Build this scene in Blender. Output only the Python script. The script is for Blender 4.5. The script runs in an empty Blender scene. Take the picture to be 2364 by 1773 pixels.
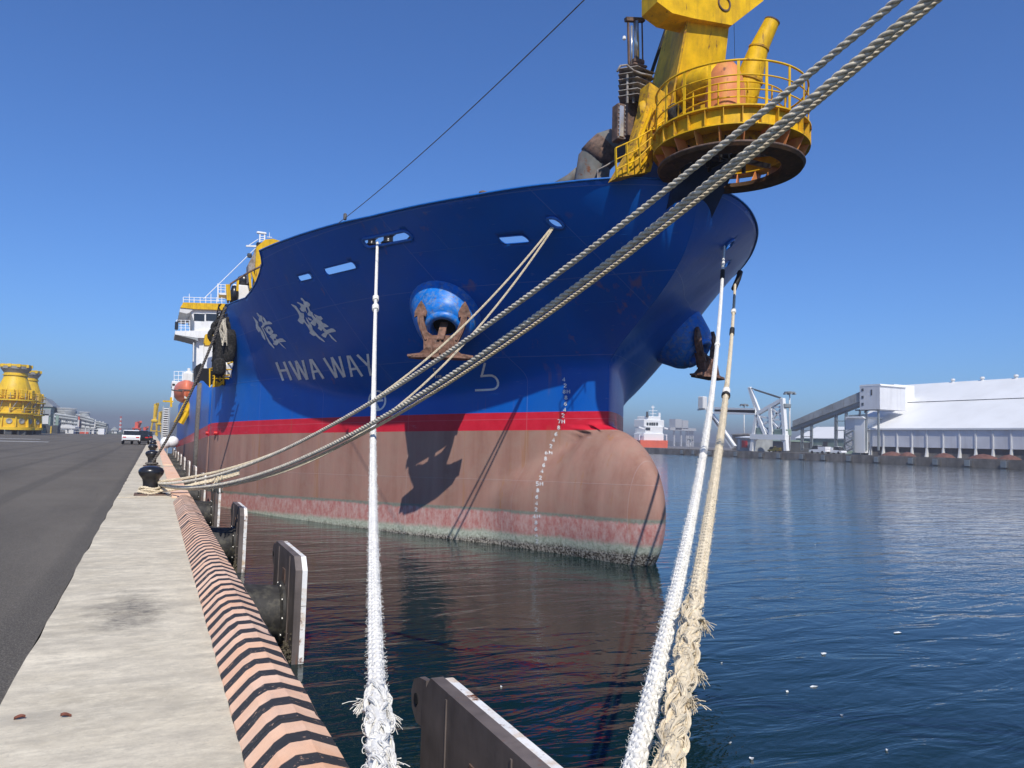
import bpy, math, random
import numpy as np
from mathutils import Vector, Matrix
from mathutils.geometry import delaunay_2d_cdt, tessellate_polygon
random.seed(7); np.random.seed(7)
R = math.radians
S = bpy.context.scene
COL = S.collection
# ------------------------------------------------------------------ camera
W, H, F = 2364.0, 1773.0, 1775.0
EYE = np.array([0.0, 0.0, 1.45])
YAW, PITCH, ROLL = R(24.8348), R(4.2476), R(1.55)
_f = np.array([math.sin(YAW)*math.cos(PITCH), math.cos(YAW)*math.cos(PITCH), math.sin(PITCH)])
_r = np.array([math.cos(YAW), -math.sin(YAW), 0.0])
_u = np.cross(_r, _f)
RR = _r*math.cos(ROLL) + _u*math.sin(ROLL)
UU = -_r*math.sin(ROLL) + _u*math.cos(ROLL)
cd = bpy.data.cameras.new('camera'); cam = bpy.data.objects.new('camera', cd); COL.objects.link(cam)
cd.sensor_width = 36.0; cd.lens = 36.0*F/W; cd.clip_start = 0.05; cd.clip_end = 20000
cam.matrix_world = Matrix(((RR[0], UU[0], -_f[0], EYE[0]), (RR[1], UU[1], -_f[1], EYE[1]), (RR[2], UU[2], -_f[2], EYE[2]), (0, 0, 0, 1)))
S.camera = cam
# ------------------------------------------------------------------ sky, sun, exposure
SUN_AZ, SUN_EL = 16.0, 46.5          # the light travels towards azimuth 16 deg east of +Y
w = bpy.data.worlds.new('World'); S.world = w; w.use_nodes = True
nt = w.node_tree; bg = nt.nodes['Background']
sky = nt.nodes.new('ShaderNodeTexSky'); sky.sky_type = 'NISHITA'; sky.sun_disc = False
sky.sun_elevation = R(SUN_EL); sky.sun_rotation = R(SUN_AZ + 180)
sky.altitude = 0; sky.air_density = 1.0; sky.dust_density = 0.3; sky.ozone_density = 5.0
tint = nt.nodes.new('ShaderNodeMix'); tint.data_type = 'RGBA'; tint.blend_type = 'MULTIPLY'; tint.inputs[0].default_value = 1.0
tint.inputs[7].default_value = (0.485, 0.765, 1.14, 1)      # one even tint: the deep clear blue of the day
nt.links.new(sky.outputs[0], tint.inputs[6]); nt.links.new(tint.outputs[2], bg.inputs[0]); bg.inputs[1].default_value = 0.128
sd = bpy.data.lights.new('sun', 'SUN'); sd.energy = 4.9; sd.angle = R(0.53); sd.color = (1.0, 0.95, 0.87)
sun = bpy.data.objects.new('sun', sd); COL.objects.link(sun)
sun.rotation_euler = (R(90 - SUN_EL), 0, R(-SUN_AZ))
sun.location = (-20, -60, 80)
S.view_settings.view_transform = 'Standard'; S.view_settings.look = 'None'
S.view_settings.exposure = 0.0; S.view_settings.gamma = 1.0; S.view_settings.use_curve_mapping = False
S.render.engine = 'CYCLES'
S.cycles.max_bounces = 6; S.cycles.volume_bounces = 0
WZ = -1.88                            # water level; the quay top is z = 0

# ------------------------------------------------------------------ measuring helpers
def ray(px, py):
    return _f + RR*(px - W/2)/F - UU*(py - H/2)/F
def at(px, py, X=None, Y=None, Z=None, D=None):
    d = ray(px, py)
    if D is not None: t = D
    elif X is not None: t = (X - EYE[0])/d[0]
    elif Y is not None: t = (Y - EYE[1])/d[1]
    else: t = (Z - EYE[2])/d[2]
    return EYE + d*t
def nrm(v):
    v = np.asarray(v, float); return v/max(np.linalg.norm(v), 1e-9)

# ------------------------------------------------------------------ materials
MATS = {}
def lin(c):
    return tuple(((x/255.0)/12.92 if x/255.0 <= 0.04045 else ((x/255.0 + 0.055)/1.055)**2.4) for x in c)
class N:
    def __init__(s, name):
        s.m = bpy.data.materials.new(name); s.m.use_nodes = True; s.t = s.m.node_tree
        s.b = s.t.nodes['Principled BSDF']; MATS[name] = s.m
    def n(s, typ, **kw):
        x = s.t.nodes.new('ShaderNode' + typ)
        for k, v in kw.items():
            if hasattr(x, k): setattr(x, k, v)
            else: x.inputs[k].default_value = v
        return x
    def l(s, a, b): s.t.links.new(a, b)
    def math(s, op, a, b=None, c=None, clamp=False):
        x = s.t.nodes.new('ShaderNodeMath'); x.operation = op; x.use_clamp = clamp
        for i, v in enumerate((a, b, c)):
            if v is None: continue
            if isinstance(v, (int, float)): x.inputs[i].default_value = v
            else: s.l(v, x.inputs[i])
        return x.outputs[0]
    def mix(s, fac, a, b, blend='MIX'):
        x = s.t.nodes.new('ShaderNodeMix'); x.data_type = 'RGBA'; x.blend_type = blend
        for sock, v in ((x.inputs[0], fac), (x.inputs[6], a), (x.inputs[7], b)):
            if isinstance(v, (int, float)): sock.default_value = v
            elif isinstance(v, tuple): sock.default_value = (*v[:3], 1)
            else: s.l(v, sock)
        return x.outputs[2]
    def ramp(s, fac, stops, mode='LINEAR'):
        x = s.t.nodes.new('ShaderNodeValToRGB'); x.color_ramp.interpolation = mode
        e = x.color_ramp.elements
        while len(e) < len(stops): e.new(0.5)
        for el, (p, c) in zip(e, stops):
            el.position = p; el.color = (c, c, c, 1) if isinstance(c, (int, float)) else (*c[:3], 1)
        s.l(fac, x.inputs[0]); return x.outputs[0]
    def noise(s, scale, detail=4, rough=0.55, vec=None, dist=0.0):
        x = s.n('TexNoise'); x.inputs['Scale'].default_value = scale; x.inputs['Detail'].default_value = detail
        x.inputs['Roughness'].default_value = rough; x.inputs['Distortion'].default_value = dist
        if vec is not None: s.l(vec, x.inputs['Vector'])
        return x.outputs['Fac']
    def pos(s):
        return s.n('NewGeometry').outputs['Position']
    def mapped(s, sc, loc=(0, 0, 0)):
        x = s.n('Mapping'); x.inputs['Scale'].default_value = sc; x.inputs['Location'].default_value = loc
        s.l(s.pos(), x.inputs['Vector']); return x.outputs[0]
    def bump(s, h, strength=0.3, dist=0.01):
        x = s.n('Bump'); x.inputs['Strength'].default_value = strength; x.inputs['Distance'].default_value = dist
        s.l(h, x.inputs['Height']); s.l(x.outputs[0], s.b.inputs['Normal'])
    def out(s, col=None, rough=None, metal=None, spec=None):
        for k, v in (('Base Color', col), ('Roughness', rough), ('Metallic', metal), ('Specular IOR Level', spec)):
            if v is None: continue
            if isinstance(v, (int, float)): s.b.inputs[k].default_value = v
            elif isinstance(v, tuple): s.b.inputs[k].default_value = (*v[:3], 1)
            else: s.l(v, s.b.inputs[k])
        return s.m

def paint(name, col, var=0.12, rough=0.5, scale=3.0, dirt=None, dirt_amt=0.25, rust=0.0, metal=0.0, bump=0.15, streak=False, spec=0.4):
    """painted or worn surface: colour variation, grime and, if asked, rust in blotches and runs"""
    n = N(name)
    a = n.noise(scale, 5, 0.6, n.pos())
    dark = tuple(c*(1 - 2*var) for c in col); lite = tuple(min(1, c*(1 + var)) for c in col)
    c = n.mix(n.ramp(a, [(0.3, 0.0), (0.7, 1.0)]), dark, lite)
    if dirt:
        v = n.mapped((scale*1.7, scale*1.7, scale*(0.15 if streak else 1.7)))
        d = n.ramp(n.noise(1.0, 6, 0.65, v), [(0.48, 0.0), (0.72, dirt_amt)])
        c = n.mix(d, c, dirt)
    if rust:
        v = n.mapped((scale*2.2, scale*2.2, scale*(0.35 if streak else 2.2)), (3, 7, 1))
        r = n.ramp(n.noise(1.0, 8, 0.7, v), [(0.62 - rust*0.25, 0.0), (0.70 - rust*0.2, 1.0)])
        c = n.mix(r, c, (0.16, 0.06, 0.025))
    n.bump(n.noise(scale*9, 4, 0.6, n.pos()), bump, 0.01)
    return n.out(c, rough, metal, spec)

def build_mats():
    # asphalt
    n = N('asphalt'); p = n.pos()
    c = n.mix(n.ramp(n.noise(0.35, 5, 0.6, p), [(0.3, 0.0), (0.7, 1.0)]), (0.108, 0.095, 0.077), (0.145, 0.128, 0.104))
    v = n.mapped((0.5, 0.06, 1.0))
    c = n.mix(n.ramp(n.noise(1.0, 5, 0.6, v), [(0.47, 0.0), (0.66, 0.75)]), c, (0.072, 0.064, 0.053))
    c = n.mix(n.ramp(n.noise(1.0, 6, 0.7, n.mapped((0.9, 0.9, 1), (3, 1, 0))), [(0.58, 0.0), (0.75, 0.35)]), c, (0.19, 0.17, 0.14))
    tw = n.n('TexWave', wave_type='BANDS', bands_direction='X'); tw.inputs['Scale'].default_value = 0.16; tw.inputs['Distortion'].default_value = 9.0; tw.inputs['Detail'].default_value = 3.0; tw.inputs['Detail Scale'].default_value = 0.25
    n.l(n.mapped((1.0, 0.10, 1), (4, 0, 0)), tw.inputs['Vector'])
    c = n.mix(n.ramp(tw.outputs['Fac'], [(0.86, 0.0), (0.97, 0.45)]), c, (0.055, 0.05, 0.043))
    pt = n.n('TexVoronoi', feature='F1'); pt.inputs['Scale'].default_value = 0.11; n.l(n.mapped((1.0, 0.5, 1), (2, 3, 0)), pt.inputs['Vector'])
    c = n.mix(n.ramp(pt.outputs['Color'], [(0.70, 0.0), (0.72, 0.22)]), c, (0.17, 0.152, 0.125))
    g = n.noise(110, 3, 0.7, p)
    c = n.mix(n.ramp(g, [(0.38, 0.0), (0.50, 0.0), (0.66, 0.75)]), c, (0.24, 0.215, 0.18))
    c = n.mix(n.ramp(g, [(0.30, 0.75), (0.46, 0.0)]), c, (0.045, 0.04, 0.035))
    sp = n.ramp(n.noise(28, 3, 0.8, n.mapped((1, 1, 1), (1, 7, 0))), [(0.80, 0.0), (0.82, 0.8)])
    c = n.mix(sp, c, (0.5, 0.47, 0.42))
    n.bump(g, 0.6, 0.008); n.out(c, 0.88, 0, 0.2)
    # concrete cope
    n = N('cope_concrete'); p = n.pos()
    c = n.mix(n.ramp(n.noise(1.2, 6, 0.65, p), [(0.25, 0.0), (0.75, 1.0)]), (0.46, 0.40, 0.29), (0.78, 0.695, 0.53))
    v = n.mapped((0.55, 3.4, 1.0))
    c = n.mix(n.ramp(n.noise(1.0, 6, 0.7, v), [(0.42, 0.0), (0.66, 0.7)]), c, (0.44, 0.395, 0.31))
    v2 = n.mapped((7, 7, 7))
    c = n.mix(n.ramp(n.noise(1.0, 7, 0.75, v2), [(0.55, 0.0), (0.85, 0.55)]), c, (0.38, 0.34, 0.28))
    c = n.mix(n.ramp(n.noise(60, 4, 0.8, p), [(0.62, 0.0), (0.74, 0.7)]), c, (0.24, 0.215, 0.18))
    c = n.mix(n.ramp(n.noise(34, 5, 0.8, n.mapped((1, 1, 1), (7, 7, 7))), [(0.60, 0.0), (0.72, 0.6)]), c, (0.82, 0.77, 0.66))
    c = n.mix(n.ramp(n.noise(4.5, 7, 0.8, n.mapped((1, 1.5, 1), (1, 9, 0))), [(0.44, 0.0), (0.62, 0.55)]), c, (0.36, 0.32, 0.25))
    c = n.mix(n.ramp(n.noise(3.0, 7, 0.8, n.mapped((1, 2.0, 1), (6, 2, 0))), [(0.50, 0.0), (0.66, 0.5)]), c, (0.86, 0.77, 0.58))
    c = n.mix(n.ramp(n.noise(30, 5, 0.85, n.mapped((1, 1, 1), (2, 6, 0))), [(0.60, 0.0), (0.68, 0.65)]), c, (0.25, 0.22, 0.175))
    # rubber scuff where ropes were dragged
    s0 = at(305, 1408, Z=0); m = n.n('Mapping'); m.inputs['Location'].default_value = (-s0[0], -s0[1], 0); m.vector_type = 'POINT'
    n.l(p, m.inputs['Vector']); m2 = n.n('Mapping'); m2.inputs['Rotation'].default_value = (0, 0, 0.15); m2.inputs['Scale'].default_value = (1.25, 0.55, 1)
    n.l(m.outputs[0], m2.inputs['Vector'])
    ln = n.n('VectorMath', operation='LENGTH'); n.l(m2.outputs[0], ln.inputs[0])
    wob = n.noise(3.0, 6, 0.7, p)
    e = n.math('ADD', ln.outputs['Value'], n.math('MULTIPLY', wob, 1.1))
    gr = n.noise(13, 7, 0.85, n.mapped((1.0, 2.2, 1.0)))
    st = n.math('MULTIPLY', n.ramp(e, [(0.62, 1.0), (1.30, 0.0)]), n.ramp(gr, [(0.36, 0.1), (0.58, 1.0)]))
    c = n.mix(n.math('MULTIPLY', st, 0.9), c, (0.085, 0.08, 0.075))
    n.bump(n.noise(45, 6, 0.7, p), 0.25, 0.006); n.out(c, 0.88, 0, 0.2)
    # painted kerb: black bars on worn apricot paint
    def kerb(name, striped):
        n = N(name); p = n.pos()
        sx = n.n('SeparateXYZ'); n.l(p, sx.inputs[0])
        c = n.mix(n.ramp(n.noise(2.5, 6, 0.65, p), [(0.3, 0.0), (0.7, 1.0)]), (0.74, 0.40, 0.235), (0.90, 0.58, 0.38))
        c = n.mix(n.ramp(n.noise(1.3, 5, 0.6, n.mapped((1, 1, 1), (9, 2, 4))), [(0.4, 0.0), (0.7, 0.6)]), c, (0.80, 0.60, 0.47))
        c = n.mix(n.ramp(n.noise(14, 6, 0.75, p), [(0.60, 0.0), (0.70, 0.6)]), c, (0.45, 0.36, 0.30))
        c = n.mix(n.ramp(n.noise(1.0, 5, 0.7, n.mapped((5, 1.1, 5), (1, 4, 2))), [(0.50, 0.0), (0.75, 0.45)]), c, (0.42, 0.31, 0.25))
        if striped:
            wv = n.math('MULTIPLY', n.math('SUBTRACT', n.noise(5, 4, 0.6, p), 0.5), 0.03)
            yy = n.math('ADD', n.math('ADD', sx.outputs[1], n.math('MULTIPLY', sx.outputs[0], 0.0)), wv)
            fr = n.math('FRACT', n.math('DIVIDE', yy, 0.245))
            st = n.ramp(fr, [(0.0, 1.0), (0.44, 1.0), (0.47, 0.0), (0.97, 0.0)])
            st = n.math('MULTIPLY', st, n.ramp(n.noise(24, 6, 0.75, n.mapped((1, 1, 1), (5, 5, 5))), [(0.30, 0.15), (0.40, 1.0)]))
            st = n.math('MULTIPLY', st, n.ramp(n.noise(3.2, 6, 0.75, n.mapped((1, 1, 1), (2, 8, 5))), [(0.27, 0.1), (0.36, 1.0)]))
            dk = n.mix(n.noise(12, 5, 0.6, p), (0.022, 0.022, 0.025), (0.05, 0.048, 0.05))
            c = n.mix(st, c, dk)
            c = n.mix(n.ramp(n.noise(40, 4, 0.8, n.mapped((1, 1, 1), (3, 3, 3))), [(0.64, 0.0), (0.70, 0.7)]), c, (0.50, 0.44, 0.38))
        n.bump(n.noise(30, 6, 0.7, p), 0.3, 0.005); n.out(c, 0.75, 0, 0.3)
    kerb('kerb_striped', True); kerb('kerb_plain', False)
    paint('quay_wall', (0.10, 0.095, 0.085), 0.3, 0.9, 1.2, (0.03, 0.03, 0.028), 0.8, streak=True)
    # water
    n = N('water'); p = n.pos()
    vA = n.mapped((0.55, 1.5, 1)); vB = n.mapped((3.2, 6.0, 1), (4, 2, 0)); vC = n.mapped((0.10, 0.22, 1))
    h = n.math('ADD', n.math('MULTIPLY', n.noise(1.0, 4, 0.5, vA, 0.6), 0.62), n.math('MULTIPLY', n.math('MULTIPLY', n.noise(1.0, 3, 0.5, vB, 0.4), n.ramp(n.noise(0.09, 3, 0.6, n.mapped((0.6, 1.6, 1), (2, 2, 0))), [(0.38, 0.25), (0.62, 1.9)])), 0.085))
    h = n.math('ADD', h, n.math('MULTIPLY', n.noise(1.0, 3, 0.5, vC), 0.75))
    n.bump(h, 1.0, 0.085)
    c = n.mix(n.noise(0.05, 3, 0.5, p), (0.003, 0.014, 0.014), (0.005, 0.022, 0.022))
    n.out(c, 0.03); n.b.inputs['IOR'].default_value = 1.333
    # ship side: antifouling, red boot-top, blue topsides, growth at the waterline
    n = N('hull_paint'); p = n.pos()
    sx = n.n('SeparateXYZ'); n.l(p, sx.inputs[0])
    zp = n.math('ADD', sx.outputs[2], n.math('MULTIPLY', n.math('SUBTRACT', sx.outputs[1], 21.7), 0.028))
    nz = n.noise(1.6, 6, 0.7, p); nf = n.noise(11, 6, 0.75, p); big = n.noise(0.35, 4, 0.6, p)
    blue = n.mix(n.ramp(big, [(0.3, 0.0), (0.7, 1.0)]), (0.0008, 0.082, 0.39), (0.0015, 0.104, 0.45))
    red = n.mix(n.ramp(nz, [(0.3, 0.0), (0.7, 1.0)]), (0.50, 0.010, 0.026), (0.60, 0.022, 0.045))
    vst = n.mapped((1.2, 1.2, 0.12))
    af = n.mix(n.ramp(n.noise(1.0, 6, 0.65, vst), [(0.3, 0.0), (0.7, 1.0)]), (0.25, 0.126, 0.094), (0.39, 0.222, 0.172))
    af = n.mix(n.ramp(nz, [(0.40, 0.0), (0.70, 0.7)]), af, (0.33, 0.215, 0.165))
    af = n.mix(n.ramp(n.noise(1.0, 5, 0.7, n.mapped((2.6, 2.6, 0.16), (1, 8, 3))), [(0.58, 0.0), (0.68, 0.6)]), af, (0.32, 0.15, 0.06))
    chips = n.ramp(n.noise(4.2, 7, 0.8, n.mapped((1, 1, 1), (2, 2, 2))), [(0.705, 0.0), (0.725, 1.0)])
    af = n.mix(n.math('MULTIPLY', chips, 0.7), af, (0.66, 0.58, 0.50))
    low = n.mix(n.ramp(nf, [(0.3, 0.0), (0.65, 1.0)]), (0.37, 0.105, 0.095), (0.47, 0.235, 0.20))
    low = n.mix(n.ramp(n.noise(6, 6, 0.8, n.mapped((1, 1, 0.5), (5, 1, 2))), [(0.42, 0.0), (0.60, 0.85)]), low, (0.52, 0.36, 0.32))
    slime = n.mix(n.ramp(nf, [(0.35, 0.0), (0.6, 1.0)]), (0.24, 0.27, 0.20), (0.50, 0.52, 0.42))
    barn = n.mix(n.ramp(n.noise(15, 5, 0.85, p), [(0.47, 0.0), (0.56, 1.0)]), (0.035, 0.025, 0.018), (0.46, 0.42, 0.35))
    wob = n.math('ADD', n.math('MULTIPLY', n.math('SUBTRACT', nf, 0.5), 0.26), n.math('MULTIPLY', n.math('SUBTRACT', n.noise(1.1, 4, 0.6, p), 0.5), 0.22))
    zw = n.math('ADD', zp, wob)
    def step(z, thr, soft=0.006):
        mr = n.n('MapRange', clamp=True); mr.inputs[1].default_value = thr - soft; mr.inputs[2].default_value = thr + soft
        n.l(z, mr.inputs[0]); return mr.outputs[0]
    c = n.mix(step(zw, -1.66, 0.07), barn, slime)
    c = n.mix(step(zw, -1.42, 0.07), c, low)
    c = n.mix(step(zw, -0.80, 0.03), c, n.mix(0.35, (0.10, 0.095, 0.08), slime))
    c = n.mix(step(zp, -0.70, 0.03), c, af)
    c = n.mix(step(zp, 1.82), c, red)
    c = n.mix(step(zp, 2.40), c, blue)
    rough = n.mix(step(zp, 1.82), (0.78, 0.78, 0.78), (0.36, 0.36, 0.36))
    # scuffs and flecks on the topsides, rust runs from odd spots
    fl = n.ramp(n.noise(7.0, 7, 0.85, n.mapped((1, 1, 1), (4, 9, 6))), [(0.735, 0.0), (0.75, 1.0)])
    fl = n.math('MULTIPLY', fl, n.ramp(n.noise(0.5, 2, 0.5, n.mapped((1, 1, 1), (8, 3, 1))), [(0.56, 0.0), (0.62, 0.8)]))
    c = n.mix(fl, c, (0.62, 0.66, 0.70))
    sc = n.ramp(n.noise(1.0, 5, 0.7, n.mapped((2.0, 1.1, 9.0), (2, 5, 5))), [(0.64, 0.0), (0.70, 0.35)])
    c = n.mix(n.math('MULTIPLY', sc, step(zp, 1.0, .8)), c, n.mix(0.5, c, (0.30, 0.34, 0.42)))
    run = n.ramp(n.noise(1.0, 4, 0.6, n.mapped((1.7, 1.7, 0.07), (6, 2, 0))), [(0.62, 0.0), (0.70, 0.8)])
    run = n.math('MULTIPLY', run, n.ramp(n.noise(0.45, 3, 0.6, n.mapped((1, 1, 1), (3, 3, 9))), [(0.46, 0.0), (0.60, 1.0)]))
    c = n.mix(run, c, n.mix(0.55, c, (0.30, 0.13, 0.05)))
    fade = n.ramp(n.noise(0.8, 5, 0.65, n.mapped((1, 1, 0.5), (1, 1, 7))), [(0.45, 0.0), (0.75, 0.30)])
    c = n.mix(n.math('MULTIPLY', fade, step(zp, 2.41, 0.01)), c, (0.03, 0.11, 0.27))
    # plate seams, butts and the dents between frames
    def line(coord, per, wd, shift):
        f = n.math('FRACT', n.math('DIVIDE', n.math('ADD', coord, shift), per)); d = n.math('ABSOLUTE', n.math('SUBTRACT', f, 0.5))
        mr = n.n('MapRange', clamp=True); mr.inputs[1].default_value = wd/per; mr.inputs[2].default_value = 0.0; n.l(d, mr.inputs[0]); return mr.outputs[0]
    seams = n.math('MAXIMUM', line(zp, 1.95, 0.016, 0.75), line(sx.outputs[1], 4.1, 0.016, 0.4))
    c = n.mix(n.math('MULTIPLY', seams, 0.30), c, n.mix(0.5, c, (0.5, 0.5, 0.52)))
    ribs = n.math('SINE', n.math('MULTIPLY', sx.outputs[1], 2*math.pi/0.68))
    bz = n.noise(0.9, 3, 0.5, p)
    h = n.math('ADD', n.math('MULTIPLY', bz, 0.9), n.math('MULTIPLY', n.noise(35, 3, 0.6, p), 0.03))
    h = n.math('ADD', h, n.math('MULTIPLY', n.math('MULTIPLY', ribs, n.noise(0.4, 2, 0.5, p)), 0.085))
    h = n.math('ADD', h, n.math('MULTIPLY', seams, 0.16))
    n.bump(h, 0.5, 0.034); n.out(c, rough, 0, 0.22)
    # plain colours
    paint('mark_white', (0.76, 0.77, 0.76), 0.08, 0.6, 5, (0.40, 0.36, 0.33), 0.4, rust=0.05)
    paint('bolster_blue', (0.004, 0.17, 0.60), 0.15, 0.42, 4, (0.25, 0.30, 0.30), 0.7, rust=0.12)
    paint('rail_blue', (0.01, 0.12, 0.42), 0.12, 0.35, 4)
    paint('rust_iron', (0.205, 0.105, 0.07), 0.35, 0.85, 6, (0.30, 0.20, 0.15), 0.6, bump=0.6)
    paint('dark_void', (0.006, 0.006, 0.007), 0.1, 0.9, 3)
    paint('yellow_paint', (0.76, 0.445, 0.004), 0.14, 0.55, 3.0, (0.36, 0.19, 0.02), 0.6, rust=0.10, streak=True, spec=0.25)
    paint('yellow_rusty', (0.64, 0.36, 0.006), 0.16, 0.6, 3.0, (0.20, 0.09, 0.03), 0.8, rust=0.30)
    paint('orange_primer', (0.66, 0.22, 0.07), 0.15, 0.6, 2.5, (0.70, 0.36, 0.05), 0.7, rust=0.05, streak=True)
    paint('ring_dark', (0.085, 0.042, 0.016), 0.3, 0.8, 3, (0.16, 0.075, 0.02), 0.6, rust=0.2)  # dark brown carries rust and the shade painted onto the ring's underside
    paint('bracket_dark', (0.01, 0.03, 0.10), 0.2, 0.6, 3)
    paint('rust_plate', (0.13, 0.085, 0.065), 0.35, 0.8, 5, (0.27, 0.15, 0.10), 0.7)
    paint('fin_grey', (0.30, 0.28, 0.26), 0.25, 0.6, 5, (0.18, 0.10, 0.06), 0.7, rust=0.2)
    paint('chrome_rod', (0.62, 0.60, 0.56), 0.1, 0.25, 5, metal=0.7)
    paint('pipe_grey', (0.17, 0.17, 0.155), 0.2, 0.7, 2.5, (0.20, 0.10, 0.06), 0.6, rust=0.15)
    paint('white_paint', (0.80, 0.80, 0.78), 0.05, 0.5, 1.5, (0.45, 0.38, 0.30), 0.25, streak=True)
    paint('white_rail', (0.82, 0.83, 0.83), 0.03, 0.5, 2)
    paint('glass_dark', (0.02, 0.024, 0.028), 0.1, 0.12, 2, spec=0.6)
    paint('black_iron', (0.014, 0.014, 0.017), 0.25, 0.28, 5, (0.05, 0.045, 0.045), 0.4, bump=0.08, spec=0.5)
    paint('black_net', (0.012, 0.012, 0.012), 0.4, 0.9, 8, (0.10, 0.09, 0.08), 0.7, bump=0.5)
    paint('fender_rubber', (0.035, 0.033, 0.031), 0.3, 0.6, 4, (0.13, 0.12, 0.09), 0.7)
    paint('panel_steel', (0.15, 0.122, 0.110), 0.2, 0.6, 2, (0.045, 0.04, 0.035), 0.6, rust=0.04, streak=True)
    paint('panel_face', (0.80, 0.79, 0.76), 0.06, 0.6, 3, (0.50, 0.30, 0.12), 0.8, rust=0.24)
    paint('growth', (0.06, 0.05, 0.03), 0.6, 0.9, 14, (0.25, 0.22, 0.17), 0.7, bump=1.0)
    paint('rope_white', (0.80, 0.775, 0.71), 0.10, 0.9, 20, (0.50, 0.45, 0.37), 0.45)
    paint('rope_cream', (0.72, 0.61, 0.43), 0.14, 0.9, 18, (0.42, 0.34, 0.22), 0.5)
    paint('rope_grey', (0.64, 0.58, 0.46), 0.2, 0.9, 16, (0.20, 0.17, 0.14), 0.6)
    paint('rope_dark', (0.15, 0.135, 0.12), 0.2, 0.9, 12)
    paint('tape_black', (0.014, 0.013, 0.014), 0.2, 0.6, 9)
    paint('pipe_black', (0.010, 0.008, 0.008), 0.2, 0.95, 5, spec=0.05)
    paint('wire_steel', (0.16, 0.15, 0.14), 0.2, 0.5, 12, metal=0.3)
    paint('lifeboat_orange', (0.72, 0.20, 0.11), 0.08, 0.45, 1.5)
    paint('tower_yellow', (0.78, 0.50, 0.02), 0.10, 0.5, 0.5, (0.40, 0.24, 0.04), 0.35)
    paint('tower_steel', (0.33, 0.32, 0.29), 0.15, 0.5, 0.6)
    paint('crane_yellow', (0.62, 0.40, 0.03), 0.1, 0.6, 0.3)
    paint('crane_red', (0.60, 0.10, 0.06), 0.1, 0.6, 0.3)
    paint('plant_grey', (0.34, 0.36, 0.36), 0.2, 0.7, 0.2, (0.2, 0.2, 0.2), 0.5)
    paint('plant_green', (0.22, 0.30, 0.25), 0.15, 0.7, 0.2)
    paint('plant_dark', (0.06, 0.065, 0.07), 0.2, 0.7, 0.2)
    paint('pale_building', (0.66, 0.65, 0.62), 0.08, 0.7, 0.3)
    paint('shed_white', (0.82, 0.82, 0.80), 0.03, 0.45, 0.08, (0.60, 0.59, 0.55), 0.3, streak=True)
    paint('shed_wall', (0.68, 0.68, 0.69), 0.06, 0.6, 0.2, (0.32, 0.31, 0.30), 0.4, streak=True)
    paint('shed_column', (0.66, 0.66, 0.64), 0.06, 0.6, 0.3)
    paint('gallery_grey', (0.22, 0.25, 0.26), 0.1, 0.6, 0.3)
    paint('far_quay_wall', (0.23, 0.205, 0.175), 0.3, 0.9, 0.25, (0.09, 0.08, 0.07), 0.8, streak=True)
    paint('far_apron', (0.20, 0.185, 0.17), 0.15, 0.9, 0.05)
    paint('land', (0.10, 0.115, 0.08), 0.3, 0.95, 0.01)
    paint('hill', (0.05, 0.07, 0.05), 0.3, 0.95, 0.01)
    paint('supply_orange', (0.72, 0.13, 0.06), 0.08, 0.5, 0.3)
    paint('car_white', (0.78, 0.78, 0.78), 0.02, 0.3, 1)
    paint('car_black', (0.015, 0.018, 0.022), 0.1, 0.2, 1)
    paint('tyre', (0.015, 0.015, 0.015), 0.1, 0.9, 3)
    paint('lamp_red', (0.55, 0.02, 0.02), 0.1, 0.4, 3)
    paint('foam', (0.78, 0.79, 0.77), 0.06, 0.8, 20)
    paint('leaf', (0.20, 0.07, 0.045), 0.3, 0.9, 30)
    paint('deck_red', (0.16, 0.07, 0.05), 0.2, 0.8, 1)
build_mats()
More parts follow.
